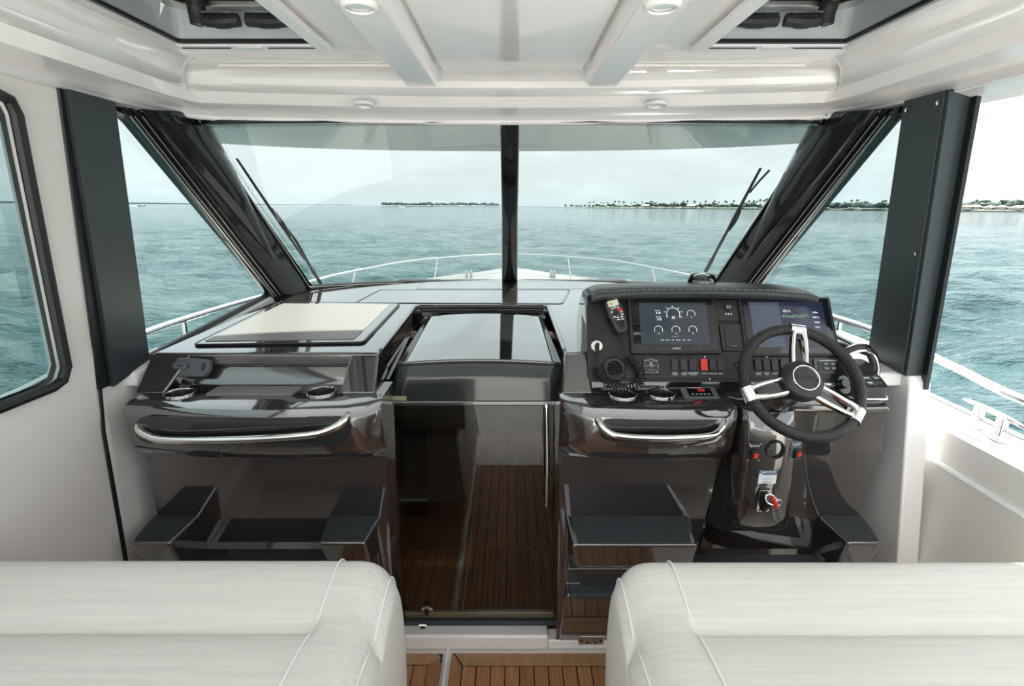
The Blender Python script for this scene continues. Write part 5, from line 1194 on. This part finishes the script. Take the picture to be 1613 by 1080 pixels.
# small deck fittings by the bow
for px, lb in ((735, 'left of the mullion'), (742, 'beside the mullion foot'), (868, 'right of the mullion'), (873, 'further right of the mullion')):
    c = P(px, 430, Y=3.95); t = thing('deck_fitting', 'tiny white deck fitting on the foredeck '+lb, 'deck fitting', c, None)
    bm = NB(); lathe(bm, [(0, .022), (.006, .02), (.010, .012), (.012, -.04)], Matrix.Translation(c), 12); obj('cap', bm, STEEL, t)
# cleat on right gunwale
cA, cB = P(1519, 628, Z=1.075), P(1613, 673, Z=1.07); cA.x = cB.x = 1.50; cA = P(1519, 628, X=1.53); cB = P(1622, 678, X=1.49)
t = thing('mooring_cleat', 'white horn cleat with chrome feet on the right gunwale', 'cleat', (cA+cB)/2+Vector((0, 0, -.06)))
bm = NB(); tube(bm, spline([cA, cA.lerp(cB, .2)+Vector((0, 0, .003)), cA.lerp(cB, .5)+Vector((0, 0, .004)), cA.lerp(cB, .8)+Vector((0, 0, .003)), cB], 5), [.006]*2+[.009]*4+[.012]*9+[.009]*4+[.006]*2, 10, flat=.7); obj('horn', bm, ALU, t)
for k in (.28, .64):
    c = cA.lerp(cB, k); bm = NB(); box(bm, (c.x-.011, c.y-.013, 1.0), (c.x+.011, c.y+.013, c.z)); o = obj('foot', bm, CHROME, t, bevel=.003)
    bm = NB(); box(bm, (c.x-.02, c.y-.024, 1.0), (c.x+.02, c.y+.024, 1.006)); obj('foot_plate', bm, CHROME, o, bevel=.002)

# wipers: on the outer face of the glass
def onglass(px, py, off=.05):
    a, b, c_ = base(600 if px < 803 else 1000), head(560 if px < 803 else 1040), base(760 if px < 803 else 850)
    if px < 803: a, b, c_ = base(520), head(400), base(700)
    else: a, b, c_ = base(1100), head(1200), base(920)
    n_ = (b-a).cross(c_-a).normalized(); n_ = n_ if n_.y > 0 else -n_
    return PPl(px, py, a+n_*off, n_)
for s, tip, mid, foot, lb in ((-1, (373, 250), (437, 345), (507, 449), 'black windshield wiper outside the left pane'), (1, (1198, 265), (1160, 345), (1112, 427), 'black windshield wiper with split blade outside the right pane')):
    f_ = onglass(*foot, .03); t = thing('windshield_wiper', lb, 'wiper', f_)
    bm = NB(); tip_ = onglass(*tip, .02); md = onglass(*mid, .03); low = onglass(tip[0]+(foot[0]-tip[0])*.80, tip[1]+(foot[1]-tip[1])*.80, .025)
    tube(bm, [tip_, tip_.lerp(low, .5), low], [.006, .0085, .006], 6, flat=.6); obj('blade', bm, RUB, t)
    bm = NB(); tube(bm, spline([md+Vector((0, .012, .0)), md.lerp(f_, .3)+Vector((.004, .02, .01)), md.lerp(f_, .7)+Vector((0, .01, 0)), f_], 6), [.006]*6+[.008]*7+[.011]*6, 8, flat=.7); obj('arm', bm, GASKET, t)
    # bridge with holes
    d_ = (low-tip_).normalized(); side = Vector((d_.z, 0, -d_.x))*(1 if s < 0 else -1); side = side if side.z > 0 else -side
    bm = NB(); b0 = tip_.lerp(low, .40); b1 = tip_.lerp(low, .72)
    tube(bm, spline([b0, b0.lerp(b1, .3)+side*.017, b0.lerp(b1, .6)+side*.022, b1+side*.010], 5), .0045, 6)
    for k in (.12, .28, .44, .6, .78): q = b0.lerp(b1, k); tube(bm, [q, q+side*(.006+.02*math.sin(math.pi*min(.9, k+.1)))], .003, 5)
    obj('bridge', bm, RUB, t)
    if s > 0:
        bm = NB(); tube(bm, spline([onglass(1181, 303, .035), onglass(1196, 285, .04), onglass(1212, 268, .045)], 4), .0045, 6); obj('rubber_strip', bm, RUB, t)
